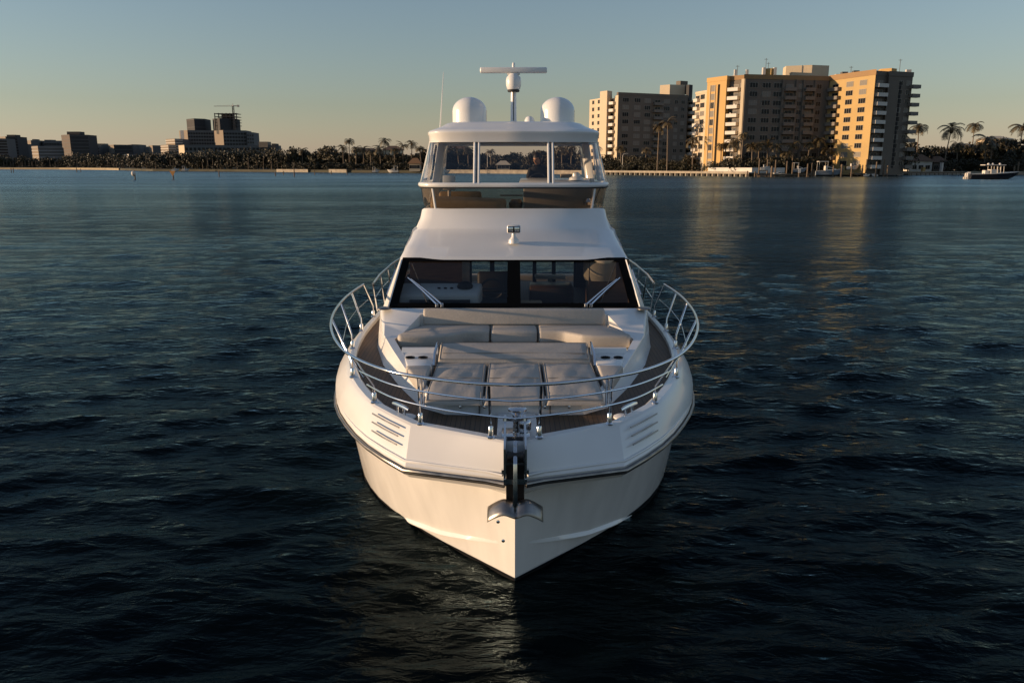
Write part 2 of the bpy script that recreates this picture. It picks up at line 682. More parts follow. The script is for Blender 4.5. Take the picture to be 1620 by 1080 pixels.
def inset(P, d):
    d = np.asarray(d) if np.ndim(d) else d
    Q = P.copy()
    T = np.gradient(P[:, :2], axis=0)
    T /= np.linalg.norm(T, axis=1)[:, None] + 1e-9
    Q[:, 0] -= T[:, 1] * d
    Q[:, 1] += T[:, 0] * d
    Q[0, 0] = 0
    return Q
WID = np.interp(np.arange(NP_), [0, 8, 18, NP_], [0.17, 0.15, 0.09, 0.09])
INN = inset(GUN, WID)
rows += [inset(GUN, 0.03) + np.array([0, 0, 0.02]), inset(GUN, WID - 0.03) + np.array([0, 0, 0.02]), INN]
inn_low = INN.copy()
inn_low[:, 2] = np.array([deck_z(y) for y in INN[:, 1]]) - 0.02
rows.append(inn_low)
m.grid([[tuple(p) for p in r] for r in rows]).mirror()
bulwark = m.build('bulwark', gelcoat, yacht, smooth=15)

# vent slots in the bulwark shoulder: three on each side
def surf_pt(i, t, off=0.0):
    i0 = int(i)
    a = lerp(lo, GUN, t)
    p = lerp(a[i0], a[i0 + 1], i - i0)
    return p
for sgn in (-1, 1):
    for k, (t, x0, x1) in enumerate(((0.88, 4.3, 5.75), (0.66, 4.3, 5.7), (0.44, 4.3, 5.65))):
        m = YB()
        a, b = surf_pt(x0, t), surf_pt(x1, t)
        pts = [surf_pt(x0 + (x1 - x0) * q, t) + np.array([0.05, -0.045, 0.012]) for q in np.linspace(0, 1, 7)]
        m.tube([(sgn * p[0], p[1], p[2]) for p in pts], 0.009, 6)
        m.build('vent_slot', steel_dull, bulwark)

# rubbing strake: steel tube with a dark rubber gasket under it
for sgn in (-1, 1):
    m = YB()
    P = RUB[:-1] + np.array([0, -0.02, -0.01])
    off = inset(P, -0.03)
    off[0, 0] = 0.12
    m.tube([(sgn * p[0], p[1], p[2]) for p in off], 0.022, 8)
    m.build('rubbing_strake', steel_dull, yacht)
    m = YB()
    off2 = inset(P, -0.012) + np.array([0, 0, -0.034])
    off2[0, 0] = 0.12
    m.tube([(sgn * p[0], p[1], p[2]) for p in off2], 0.018, 6)
    m.build('strake_gasket', rubber, yacht)
    m = YB()
    off3 = inset(lerp(lo, GUN, 0.13), -0.022)
    off3[0, 0] = 0.14
    m.tube([(sgn * p[0], p[1], p[2]) for p in off3], 0.016, 6)
    m.build('bulwark_moulding', gelcoat, bulwark)

# decks
m = YB()
I2 = [p for p in INN if p[1] < 21.7]
m.grid([[(-p[0], p[1], deck_z(p[1])), (0, p[1], deck_z(p[1])), (p[0], p[1], deck_z(p[1]))] for p in I2])
deck = m.build('teak_deck', teak, yacht, smooth=0)

# ---- trunk (coachroof) with the lounge recess
def zt(Y):
    return float(np.interp(Y, [10.1, 11.35, 12.57, 13.3, 14.22], [1.95, 2.0, 2.08, 2.16, 2.46]))
TB = [(0, 10.10), (0.93, 10.16), (1.28, 10.44), (1.72, 11.4), (2.13, 12.5), (2.40, 13.6), (2.5, 14.35), (0, 14.35)]
TT = [(0, 10.13), (0.88, 10.19), (1.22, 10.5), (1.58, 11.35), (1.99, 12.57), (2.24, 13.3), (2.42, 14.22), (0, 14.22)]
TI = [(0, 10.30), (0.82, 10.30), (1.14, 10.50), (1.42, 11.35), (1.82, 12.5), (2.01, 13.08), (1.66, 14.0), (0, 14.0)]


def dense(pts, z):
    out = []
    for i in range(len(pts) - 1):
        for q in np.linspace(0, 1, 6, endpoint=False):
            out.append(lerp(np.array(pts[i]), np.array(pts[i + 1]), q))
    out.append(np.array(pts[-1]))
    return [(p[0], p[1], z(p[1]) if callable(z) else z) for p in out]


m = YB()
r_base = dense(TB, lambda Y: deck_z(Y) - 0.015)
r_top = dense(TT, lambda Y: zt(Y) - 0.05)
r_top1 = [(lerp(a[0], b[0], 0.04), lerp(a[1], b[1], 0.04), zt(a[1]) - 0.018) for a, b in zip(dense(TT, zt), dense(TI, zt))]
r_top2 = [(lerp(a[0], b[0], 0.12), lerp(a[1], b[1], 0.12), zt(a[1])) for a, b in zip(dense(TT, zt), dense(TI, zt))]
r_in = dense(TI, zt)
r_fl = dense(TI, 1.80)
m.grid([r_base, r_top, r_top1, r_top2, r_in, r_fl]).mirror()
fl = [(p[0], p[1], 1.80) for p in r_fl] + [(-p[0], p[1], 1.80) for p in r_fl[::-1]]
m.add(fl, [tuple(range(len(fl)))])
trunk = m.build('coachroof', gelcoat, yacht, smooth=32)

# front panel seams and pulls on the coachroof nose
for x in (-0.47, 0.47):
    m = YB()
    m.bb(x - 0.006, x + 0.006, 10.09, 10.14, 1.76, 1.93)
    m.build('panel_seam', rubber, trunk)
for x in (-0.72, -0.40, 0.40, 0.72):
    m = YB()
    m.lathe([(0.001, 0.0), (0.02, 0.0), (0.02, 0.03), (0.008, 0.035)], (x, 10.12, 1.87), 10, 'y')
    m.build('snap_fastener', steel, trunk)


def cushion(name, poly, z0, z1, parent=yacht, bev=0.05, material=None, crease=None):
    m_ = YB()
    m_.prism(poly, z0, z1)
    ob = m_.build(name, material or vinyl, parent, bevel=bev * S, seg=4, smooth=50)
    return ob


def piping(path, parent, r=0.009, material=None):
    m_ = YB()
    m_.tube(path, r, 6)
    return m_.build('piping', material or piping_m, parent)


# sun pad: three mattresses, head bolster, two wedge cushions
def sag_pad(name, x0, x1, y0, y1, zb, ztop, drop=0.0, nx=12, ny=16, edge=0.05, wrinkle=0.006):
    """upholstered pad with rounded edges, a slight crown and soft wrinkles"""
    m_ = YB()
    xs = np.r_[x0, x0 + edge * 0.3, x0 + edge, np.linspace(x0 + edge, x1 - edge, nx)[1:-1], x1 - edge, x1 - edge * 0.3, x1]
    ys = np.r_[y0, y0 + edge * 0.3, y0 + edge, np.linspace(y0 + edge, y1 - edge, ny)[1:-1], y1 - edge, y1 - edge * 0.3, y1]
    g_ = np.random.default_rng(int(abs(x0 * 131 + y0 * 17 + 1000)))
    ph = g_.uniform(0, 6, 6)
    rows_ = []
    for y in ys:
        row = []
        for x in xs:
            d = min(x - x0, x1 - x, y - y0, y1 - y)
            e = 0 if d >= edge else edge * (1 - math.sqrt(max(0, 1 - (1 - d / edge) ** 2)))
            u_, v_ = (x - x0) / (x1 - x0), (y - y0) / (y1 - y0)
            crown = 0.02 * math.sin(math.pi * u_) * math.sin(math.pi * v_)
            w = wrinkle * (math.sin(9 * u_ + 4 * v_ + ph[0]) * math.sin(7 * v_ + ph[1]) + 0.6 * math.sin(21 * u_ - 13 * v_ + ph[2]) * (0.3 + 0.7 * v_ * (1 - v_) * 4))
            row.append((x, y, ztop(x, y) - e + crown + (w if d > edge else 0)))
        rows_.append(row)
    m_.grid(rows_)
    nxx, nyy = len(xs), len(ys)
    ring = [rows_[0][i] for i in range(nxx)] + [rows_[j][-1] for j in range(1, nyy)] + [rows_[-1][i] for i in range(nxx - 2, -1, -1)] + [rows_[j][0] for j in range(nyy - 2, 0, -1)]
    low = [(x, y, zb(x, y) if callable(zb) else zb) for x, y, z in ring]
    m_.grid([ring, low], close=True, cap1=True)
    pad = m_.build(name, vinyl, yacht, smooth=60)
    k_ = edge * 0.55
    for zoff in (0.016,):
        mp_ = YB()
        loop = [(x0 + k_, y0 + k_), (x1 - k_, y0 + k_), (x1 - k_, y1 - k_), (x0 + k_, y1 - k_)]
        pts_ = []
        for i_ in range(4):
            a_, b_ = loop[i_], loop[(i_ + 1) % 4]
            for q_ in np.linspace(0, 1, 10, endpoint=False):
                px_, py_ = lerp(a_[0], b_[0], q_), lerp(a_[1], b_[1], q_)
                pts_.append((px_, py_, ztop(px_, py_) - edge * 0.10 + 0.001))
        mp_.tube(pts_, 0.008, 5, closed=True)
        mp_.build('piping', piping_m, pad)
    return pad


pz = lambda x, y: 2.03 + 0.008 * (y - 10.1) - 0.10 * max(0, (10.42 - y) / 0.42) ** 2
for x0, x1 in ((-1.19, -0.425), (-0.40, 0.40), (0.425, 1.19)):
    p_ = sag_pad('sun_pad_mattress', x0, x1, 10.06, 11.80, lambda x, y: 1.90, pz)
    piping([(x0 + 0.05, 10.9, pz(0, 10.9) + 0.012), ((x0 + x1) / 2, 10.9, pz(0, 10.9) + 0.024), (x1 - 0.05, 10.9, pz(0, 10.9) + 0.012)], p_, 0.006)
bz = lambda x, y: 2.08 + 0.34 * (y - 11.83)
b_ = sag_pad('head_bolster', -1.17, 1.17, 11.83, 12.34, lambda x, y: 1.95, bz, nx=24, ny=8)
piping([(-1.1, 12.0, bz(0, 12.0) + 0.008), (0, 12.0, bz(0, 12.0) + 0.02), (1.1, 12.0, bz(0, 12.0) + 0.008)], b_, 0.007)
for s_ in (-1, 1):
    cushion('wedge_cushion', [(s_ * 1.24, 10.62), (s_ * 1.30, 10.60), (s_ * 1.62, 11.46), (s_ * 1.24, 11.50)][::s_], 1.88, [2.03, 2.03, 2.09, 2.09][::s_], bev=0.035)
    # drinks consoles
    m = YB()
    m.prism([(s_ * 1.24, 11.55), (s_ * 1.60, 11.55), (s_ * 1.78, 12.42), (s_ * 1.24, 12.42)][::s_], 1.80, 2.06)
    con = m.build('drinks_console', gelcoat, yacht, bevel=0.02)
    m = YB()
    m.add([(s_ * x, y, z) for x, y, z in [(1.22, 12.36, 2.04), (1.80, 12.36, 2.04), (1.80, 12.44, 2.13), (1.22, 12.44, 2.13), (1.22, 12.50, 2.13), (1.80, 12.50, 2.13), (1.80, 12.50, 1.9), (1.22, 12.50, 1.9)]],
          [(0, 1, 2, 3), (3, 2, 5, 4), (4, 5, 6, 7)])
    m.build('console_back', gelcoat, con)
    for cx in (1.42, 1.62):
        m = YB()
        m.lathe([(0.055, -0.05), (0.052, 0.012), (0.075, 0.014), (0.075, 0.004), (0.07, 0.0)], (s_ * cx, 12.05, 2.062), 18)
        m.build('cup_holder', black, con)
    # hinge post beside the bolster
    m = YB()
    m.tube([(s_ * 1.21, 11.6, 2.05), (s_ * 1.21, 11.75, 2.2), (s_ * 1.21, 12.3, 2.25)], 0.022, 8)
    m.build('bolster_hinge', steel, yacht)

# sofa: three seats with a sweeping front, backrest
for s_ in (-1, 1):
    poly = [(0.425, 13.93), (1.60, 13.93), (1.97, 13.10), (1.92, 12.98), (1.35, 12.98), (1.14, 13.05), (0.99, 13.20), (0.85, 13.34), (0.7, 13.38), (0.425, 13.39)]
    cushion('sofa_seat', [(s_ * x, y) for x, y in poly][::s_], 1.99, 2.215, bev=0.05)
cushion('sofa_seat', [(-0.40, 13.93), (-0.40, 13.39), (0.40, 13.39), (0.40, 13.93)], 1.99, 2.21, bev=0.05)
m = YB()
m.add([(-1.62, 13.90, 2.2), (1.62, 13.90, 2.2), (1.62, 14.02, 2.2), (-1.62, 14.02, 2.2), (-1.62, 13.97, 2.49), (1.62, 13.97, 2.49), (1.62, 14.09, 2.49), (-1.62, 14.09, 2.49)],
      [(3, 2, 1, 0), (4, 5, 6, 7), (0, 1, 5, 4), (1, 2, 6, 5), (2, 3, 7, 6), (3, 0, 4, 7)])
m.build('sofa_backrest', vinyl, yacht, bevel=0.04, seg=4, smooth=50)
m = YB()
m.bb(-0.55, 0.55, 12.78, 13.36, 1.93, 1.97)
m.build('sofa_step', gelcoat, yacht, bevel=0.01)

# ---- deckhouse and flybridge shell
ST = [(14.14, 2.46, 2.42), (15.22, 3.215, 2.235), (15.26, 3.275, 2.225), (15.7, 3.44, 2.20), (16.2, 3.615, 2.15), (16.42, 3.69, 2.15), (16.5, 3.745, 2.07), (16.75, 3.93, 2.01), (16.98, 4.09, 1.98)]


def shell_row(Yv, z, hw, x_from=0.0, n=14):
    """front profile from the centreline out to the rounded shoulder and back along the side"""
    bow = float(np.interp(Yv, [15.2, 15.7, 16.5, 17], [0.07, 0.28, 0.40, 0.16]))
    crown = float(np.interp(Yv, [15.2, 15.8, 16.6, 17], [0.0, 0.05, 0.05, 0.0]))
    xs = np.linspace(x_from, hw - 0.16, n)
    b_ = bow * 1.0
    row = [(x, Yv + b_ * (x / hw) ** 2 + 0.05 * (x / hw) ** 4, z - crown * (x / hw) ** 2) for x in xs]
    row += [(hw - 0.07, Yv + b_ + 0.09, z - crown - 0.008), (hw - 0.02, Yv + b_ + 0.16, z - crown - 0.03), (hw, Yv + b_ + 0.26, z - crown - 0.05)]
    return row


def side_run(Yv, z, hw):
    return [(hw + 0.01, Yv + 0.7, z - 0.05), (hw + 0.03, max(Yv + 1.2, 17.6), z - 0.05), (hw + 0.02, 19.5, z - 0.05), (hw, 21.6, z - 0.05)]


m = YB()
WX0, WX1 = 2.27, 2.14
pill = [shell_row(*ST[0], x_from=WX0 + 0.0, n=2)[1:], shell_row(*ST[1], x_from=WX1, n=2)[1:]]
rowsA = []
for k, st in enumerate(ST[:2]):
    wx = (WX0, WX1)[k]
    row = [(wx, st[0] + 0.06, st[1]), (wx + 0.02, st[0] + 0.03, st[1])] + shell_row(*st, x_from=wx, n=2)[2:]
    rowsA.append(row + side_run(*st))
base = [(x, y, 1.735) for x, y, z in rowsA[0]]
m.grid([base, rowsA[0]])
NFR = len(rowsA[0]) - 4
m.grid([r[:NFR + 1] for r in rowsA])
for k_ in (-3, -2):      # posts of the side window band
    a_, b_ = rowsA[0][k_], rowsA[1][k_]
    m.grid([[a_, (a_[0], a_[1] + 0.22, a_[2])], [b_, (b_[0], b_[1] + 0.22, b_[2])]])
rowsB = [shell_row(*st) + side_run(*st) for st in ST[1:]]
m.grid(rowsB)
m.mirror()
house = m.build('deckhouse', gelcoat, yacht, smooth=35)

# side windows of the deckhouse
for s_ in (-1, 1):
    for q in range(3):
        m = YB()
        a_, b_, c_, d_ = rowsA[0][NFR + q], rowsA[0][NFR + q + 1], rowsA[1][NFR + q + 1], rowsA[1][NFR + q]
        m.add([(s_ * (p[0] - 0.008), p[1], p[2]) for p in (a_, b_, c_, d_)], [(0, 1, 2, 3)])
        m.build('side_window', g_side, house, smooth=0)

# windshield: black surround, two panes, centre post
def wpt(x, t):
    """point on the windshield plane, t = 0 at the base and 1 at the top"""
    hw = lerp(WX0, WX1, t)
    return (x * hw, lerp(14.16, 15.26, t) + 0.04 + 0.05 * abs(x) ** 3, lerp(2.47, 3.24, t))


def wquad(m_, x0, x1, t0, t1, off=0.0, n=10):
    nn = Vector((0, -0.573, 0.82))
    rows_ = []
    for t in (t0, t1):
        rows_.append([tuple(Vector(wpt(x, t)) + nn * off) for x in np.linspace(x0, x1, n)])
    m_.grid(rows_)


m = YB()
for (x0, x1, t0, t1) in ((-1, 1, 0.0, 0.08), (-1, 1, 0.91, 1.0), (-1, -0.93, 0.08, 0.91), (0.93, 1, 0.08, 0.91), (-0.055, 0.055, 0.08, 0.91)):
    wquad(m, x0, x1, t0, t1, 0.012)
m.build('windshield_surround', frit, house, smooth=0)
for x0, x1 in ((-0.95, -0.05), (0.05, 0.95)):
    m = YB()
    wquad(m, x0, x1, 0.07, 0.935, 0.0)
    m.build('windshield_pane', g_wind, house, smooth=60)
m = YB()
m.bb(-0.012, 0.012, 14.2, 14.22, 2.46, 2.5)
# wipers
for s_ in (-1, 1):
    m = YB()
    nn = Vector((0, -0.573, 0.82))
    for a, b in (((0.615, 0.02), (0.905, 0.56)), ((0.575, 0.02), (0.875, 0.53))):
        p0 = Vector(wpt(s_ * a[0], a[1])) + nn * 0.05
        p1 = Vector(wpt(s_ * b[0], b[1])) + nn * 0.035
        m.tube([p0, lerp(p0, p1, 0.5) + nn * 0.02, p1], [0.019, 0.015, 0.011], 6)
    wa = m.build('wiper_arm', steel, house)
    m = YB()
    for a in ((0.615, 0.02), (0.575, 0.02)):
        p0 = Vector(wpt(s_ * a[0], a[1])) + nn * 0.04
        m.lathe([(0.035, -0.03), (0.035, 0.02), (0.02, 0.035)], p0, 10)
    m.build('wiper_pivot', steel, wa)
    m = YB()
    p0 = Vector(wpt(s_ * 0.70, 0.08)) + nn * 0.02
    p1 = Vector(wpt(s_ * 0.90, 0.86)) + nn * 0.02
    m.tube([p0, p1], 0.009, 5)
    m.build('wiper_blade', rubber, wa)
    # flush corner hatch
    m = YB()
    m.lathe([(0.001, 0.03), (0.10, 0.03), (0.13, 0.012), (0.13, 0.0)], (s_ * 2.33, 14.08, 2.47), 16)
    m.build('corner_vent', steel_dull, house)
    # polished strip on the pillar
    m = YB()
    q0, q1 = Vector((s_ * 2.33, 14.42, 2.66)), Vector((s_ * 2.235, 14.98, 3.05))
    m.tube([q0 + nn * 0.012, q1 + nn * 0.012], 0.014, 6)
    m.build('pillar_trim', steel, house)

# ---- saloon interior seen through the windshield
m = YB()
m.bb(-2.3, 2.3, 14.3, 21.6, 1.74, 1.78)
m.build('saloon_floor', wood_in, house)
m = YB()
m.grid([[(-2.1, 15.35, 3.2), (2.1, 15.35, 3.2)], [(-2.15, 21.6, 3.28), (2.15, 21.6, 3.28)]])
m.build('saloon_ceiling', beige_in, house)
for s_ in (-1, 1):
    m = YB()
    m.grid([[(s_ * 2.36, 14.6, 1.78), (s_ * 2.36, 21.5, 1.78)], [(s_ * 2.34, 14.7, 2.60), (s_ * 2.34, 21.5, 2.60)]])
    m.build('side_lining', wood_in, house)
# helm dash on the starboard side (left in the picture)
m = YB()
m.prism([(-2.16, 14.72), (-0.66, 14.72), (-0.60, 15.25), (-2.14, 15.25)], 2.40, [2.62, 2.62, 2.78, 2.78])
dash = m.build('helm_dash', dash_m, house, bevel=0.05, seg=3)
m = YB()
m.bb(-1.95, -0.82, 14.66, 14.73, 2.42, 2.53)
m.build('dash_eyebrow', black, dash)  # black eyebrow strip along the dash
for x in (-1.42, -1.30, -1.18):
    m = YB()
    m.lathe([(0.03, 0.0), (0.03, 0.02), (0.01, 0.025)], (x, 14.98, 2.70), 10)
    m.build('dash_knob', black, dash)
m = YB()
m.lathe([(0.15, 0.0), (0.15, 0.05), (0.12, 0.10), (0.03, 0.13)], (-0.93, 15.05, 2.70), 18)
m.build('gauge_pod', black, dash)
m = YB()
cw = Vector((-0.42, 15.45, 2.62))
m.tube([cw + Vector((0.22 * math.cos(a), -0.06 * math.sin(a), 0.20 * math.sin(a))) for a in np.linspace(0, 6.28, 24, endpoint=False)], 0.022, 8, closed=True)
m.tube([cw + Vector((-0.2, 0, 0)), cw + Vector((0.2, 0, 0))], 0.015, 6)
m.build('steering_wheel', dark_in, house)
m = YB()
m.bb(-0.75, -0.02, 15.75, 16.35, 1.78, 2.40)
m.bb(-0.75, -0.02, 16.25, 16.42, 2.40, 2.85)
m.build('helm_seat', dark_in, house, bevel=0.06, seg=3)
m = YB()
m.bb(-2.25, -1.12, 17.2, 20.4, 1.78, 3.25)
m.build('galley_tower', wood_in, house)
m = YB()
m.bb(1.45, 2.22, 15.3, 15.9, 1.78, 3.22)
cab = m.build('side_cabinet', wood_in, house)
m = YB()
m.lathe([(0.34, 0), (0.36, 0.1), (0.36, 0.4)], (1.72, 15.55, 2.80), 20)
m.build('curved_cabinet_front', beige_in, cab)
m = YB()
m.bb(0.15, 1.35, 14.75, 15.4, 1.78, 2.30)
m.build('companion_dash', wood_in, house, bevel=0.03)
m = YB()
m.bb(0.12, 0.55, 14.95, 15.35, 2.30, 2.42)
m.build('dash_tray', vinyl_tan, house, bevel=0.03)
m = YB()
m.bb(0.35, 1.3, 17.0, 17.8, 1.78, 2.42)
m.build('dinette', wood_in, house, bevel=0.04)
m = YB()
m.bb(0.5, 1.2, 18.2, 18.7, 2.42, 2.47)
m.bb(0.8, 0.9, 18.4, 18.5, 1.78, 2.42)
m.build('saloon_table', dash_m, house, bevel=0.01)
# aft bulkhead: window posts, cockpit settee beyond
for x, w in ((-1.13, 0.05), (-0.55, 0.06), (0.55, 0.05), (1.05, 0.05), (1.62, 0.05)):
    m = YB()
    m.bb(x - w, x + w, 20.6, 20.7, 1.78, 3.25)
    m.build('aft_door_post', black, house)
m = YB()
m.bb(1.62, 2.25, 20.5, 20.6, 1.78, 3.25)
m.build('aft_bulkhead', wood_in, house)
m = YB()
m.bb(-2.5, 2.5, 21.6, 24.45, 1.1, 1.2)
m.build('cockpit_floor', teak, yacht)
m = YB()
m.bb(-2.3, 2.3, 23.3, 23.7, 1.2, 1.82)
m.build('cockpit_settee', beige_in, yacht, bevel=0.06)

# ---- flybridge
FR = np.vstack([evenly([(0, 16.95), (1.1, 17.0)], 6)[:-1], catmull([(1.1, 17.0), (1.6, 17.06), (1.88, 17.22), (2.02, 17.6), (2.07, 18.5), (2.05, 20), (2.0, 21.4)], 24)])


def fly_row(k, z, dy=0.0):
    return [(p[0] * k, p[1] + dy, z) for p in FR]


m = YB()
m.grid([fly_row(0.965, 4.085, 0.03), fly_row(1.0, 4.54, 0.0)]).mirror()
m.build('smoked_windscreen', g_tint, yacht, smooth=60)
m = YB()
path = [(-p[0], p[1], 4.575) for p in FR[::-1]] + [(p[0], p[1], 4.575) for p in FR[1:]]
m.tube(path, 0.052, 10)
frail = m.build('windscreen_rail', gelcoat, yacht)
m = YB()
m.tube([(x * 1.0, y, z - 0.05) for x, y, z in path], 0.028, 6)
m.build('rail_gasket', rubber, frail)
m = YB()   # low inner coaming and floor
m.grid([fly_row(0.955, 4.08, 0.06), fly_row(0.93, 4.09, 0.16), fly_row(0.92, 3.55, 0.18)]).mirror()
m.build('flybridge_coaming', gelcoat, yacht, smooth=40)
m = YB()
pl = fly_row(0.925, 3.56, 0.15)
m.add(pl + [(-x, y, z) for x, y, z in pl[::-1][:-1]], [tuple(range(2 * len(pl) - 1))])
m.build('flybridge_floor', gel_matt, yacht, smooth=0)
# clear upper screen and its frames
TOPR = np.vstack([evenly([(0, 17.42), (1.0, 17.47)], 6)[:-1], catmull([(1.0, 17.47), (1.45, 17.53), (1.70, 17.68), (1.82, 18.0), (1.86, 18.6), (1.86, 19.4), (1.84, 20.2)], 24)])


def screen_pt(i, t):
    a, b = FR[i], TOPR[i]
    return (lerp(a[0], b[0], t), lerp(a[1], b[1], t), lerp(4.60, 5.50, t))


NSCR = 24
m = YB()
g2 = np.random.default_rng(3)
rows = []
for t in np.linspace(0, 1, 9):
    row = []
    for i in range(NSCR):
        x, y, z = screen_pt(i, t)
        w = 0.010 * math.sin(i * 1.3 + t * 5) * math.sin(math.pi * t) * (1 if i > 7 else 0.25)
        row.append((x + w, y + w, z))
    rows.append(row)
m.grid(rows).mirror()
m.build('clear_screen', g_clear, yacht, smooth=60)


def frame(i, s_, r=0.03, name='screen_post'):
    m_ = YB()
    a, b = screen_pt(i, 0), screen_pt(i, 1)
    m_.tube([(s_ * a[0], a[1], a[2]), (s_ * b[0], b[1], b[2])], r, 8)
    return m_.build(name, gelcoat, yacht)


for s_ in (-1, 1):
    for dx in (-0.045, 0.045):
        m = YB()
        a, b = screen_pt(3, 0), screen_pt(3, 1)
        xx = 0.78
        m.tube([(s_ * (xx + dx), a[1] - 0.01, a[2]), (s_ * (xx + dx), b[1] - 0.01, b[2])], 0.026, 8)
        m.build('screen_post', gelcoat, yacht)
    m = YB()
    m.tube([(s_ * 0.78, 16.99, 4.6), (s_ * 0.78, 17.44, 5.48)], 0.02, 6)
    m.build('post_zip', steel_dull, yacht)
    frame(13, s_, 0.022)
    frame(20, s_, 0.03)
    # lower stanchion under the rail
    m = YB()
    m.tube([(s_ * 1.66, 17.15, 4.08), (s_ * 1.72, 17.12, 4.55)], 0.03, 8)
    m.build('screen_stanchion', gelcoat, yacht)

# hardtop
HT = np.vstack([evenly([(0, 17.30), (1.0, 17.36)], 6)[:-1], catmull([(1.0, 17.36), (1.5, 17.46), (1.76, 17.66), (1.88, 18.05), (1.92, 18.8), (1.92, 20.2), (1.86, 20.9), (1.6, 21.2), (1.0, 21.3), (0, 21.3)], 36)])
HC = np.array([0, 19.3])


def ht_row(k, z, dy=0):
    out = []
    for p in HT:
        x, y = p[0] * k, HC[1] + (p[1] - HC[1]) * k + dy
        out.append((x, y, z))
    return out


m = YB()
m.grid([ht_row(0.80, 5.56), ht_row(0.93, 5.52), ht_row(0.97, 5.46), ht_row(0.985, 5.46), ht_row(0.99, 5.60), ht_row(1.0, 5.635), ht_row(1.0, 5.675), ht_row(0.985, 5.71), ht_row(0.95, 5.735), ht_row(0.86, 5.80), ht_row(0.80, 5.87), ht_row(0.74, 5.90), ht_row(0.5, 5.92), ht_row(0.02, 5.93)])
m.mirror()
top_in = ht_row(0.80, 5.56)
m.add(top_in + [(-x, y, z) for x, y, z in top_in[::-1][1:-1]], [tuple(range(2 * len(top_in) - 2))])
hard = m.build('hardtop', gelcoat, yacht, smooth=35)
m = YB()
m.prism([(-0.72, 17.62), (0.72, 17.62), (0.62, 17.9), (0.62, 19.6), (-0.62, 19.6), (-0.62, 17.9)], 5.50, 5.555)
m.build('sunroof_panel', beige_in, hard, bevel=0.02)
# aft hardtop supports
for s_ in (-1, 1):
    m = YB()
    m.add([(s_ * x, y, z) for x, y, z in [(1.62, 19.6, 5.5), (1.80, 19.5, 5.5), (1.82, 20.5, 5.5), (1.64, 20.6, 5.5), (1.80, 19.2, 4.1), (2.0, 19.1, 4.1), (2.0, 20.6, 4.1), (1.82, 20.7, 4.1)]],
          [(0, 1, 2, 3), (7, 6, 5, 4), (0, 4, 5, 1), (1, 5, 6, 2), (2, 6, 7, 3), (3, 7, 4, 0)])
    m.build('hardtop_support', gelcoat, yacht, bevel=0.04)

# domes, mast, radar
for s_ in (-1, 1):
    m = YB()
    prof = [(0.36, 0.0), (0.385, 0.012), (0.385, 0.03), (0.393, 0.035), (0.393, 0.30)]
    prof += [(0.393 * math.cos(a) if a < 1.5 else 0.01, 0.30 + 0.32 * math.sin(a)) for a in np.linspace(0.1, 1.56, 12)]
    m.lathe(prof, (s_ * 1.01, 19.0, 5.88), 40)
    m.build('satellite_dome', gelcoat, yacht, smooth=50)
m = YB()
m.lathe([(0.12, 0.0), (0.085, 0.03), (0.07, 0.06), (0.062, 0.72)], (0, 19.0, 5.92), 16)
mast = m.build('radar_mast', gelcoat, yacht)
m = YB()
m.tube([(0.0, 18.94, 5.95), (0.0, 18.945, 6.64)], 0.014, 6)
m.build('mast_cable', rubber, mast)
m = YB()
m.lathe([(0.06, -0.36), (0.10, -0.34), (0.15, -0.30), (0.17, -0.22), (0.175, -0.12), (0.16, -0.05), (0.12, -0.01), (0.09, 0.03)], (0, 19.0, 6.98), 28)
pod = m.build('radar_pedestal', gelcoat, yacht)
m = YB()
m.lathe([(0.13, 0), (0.14, 0.03), (0.13, 0.05)], (0, 19.0, 6.61), 24)
m.build('pedestal_foot', rubber, pod)
m = YB()
m.bb(-0.76, 0.76, 18.93, 19.07, 7.02, 7.145)
bar = m.build('radar_scanner', gelcoat, yacht, bevel=0.025, seg=3)
m = YB()
m.bb(-0.15, 0.15, 18.95, 19.05, 6.985, 7.02)
m.build('scanner_neck', gelcoat, bar, bevel=0.01)
m = YB()
m.lathe([(0.05, 0), (0.05, 0.06), (0.035, 0.07), (0.035, 0.15), (0.02, 0.18)], (0, 19.25, 7.10), 14)
m.tube([(0, 19.1, 6.6), (0, 19.25, 6.7), (0, 19.25, 7.1)], 0.02, 6)
m.build('masthead_light', gelcoat, mast)
m = YB()
m.lathe([(0.10, 0.0), (0.115, 0.02), (0.11, 0.08), (0.075, 0.14), (0.01, 0.165)], (0.36, 18.7, 5.90), 20)
m.build('gps_dome', gelcoat, yacht)
m = YB()
m.tube([(-1.72, 19.1, 5.75), (-1.70, 19.1, 5.85), (-1.60, 19.1, 7.05)], [0.02, 0.014, 0.006], 6)
ant = m.build('whip_antenna', gelcoat, yacht)

# search light on the cowl
m = YB()
m.lathe([(0.105, -0.05), (0.10, 0.02), (0.07, 0.05), (0.045, 0.08), (0.04, 0.15)], (0, 15.75, 3.53), 20)
spot = m.build('searchlight_base', gelcoat, yacht)
m = YB()
m.box((0, 15.72, 3.76), (0.27, 0.12, 0.16))
lampo = m.build('searchlight', gelcoat, yacht, bevel=0.03, seg=3)
for dx in (-0.06, 0.06):
    m = YB()
    m.box((dx, 15.652, 3.76), (0.095, 0.012, 0.10))
    lens = m.build('lamp_lens', steel, lampo, bevel=0.012)
m = YB()
m.box((0, 15.655, 3.76), (0.235, 0.006, 0.125))
m.build('lamp_bezel', black, lampo)

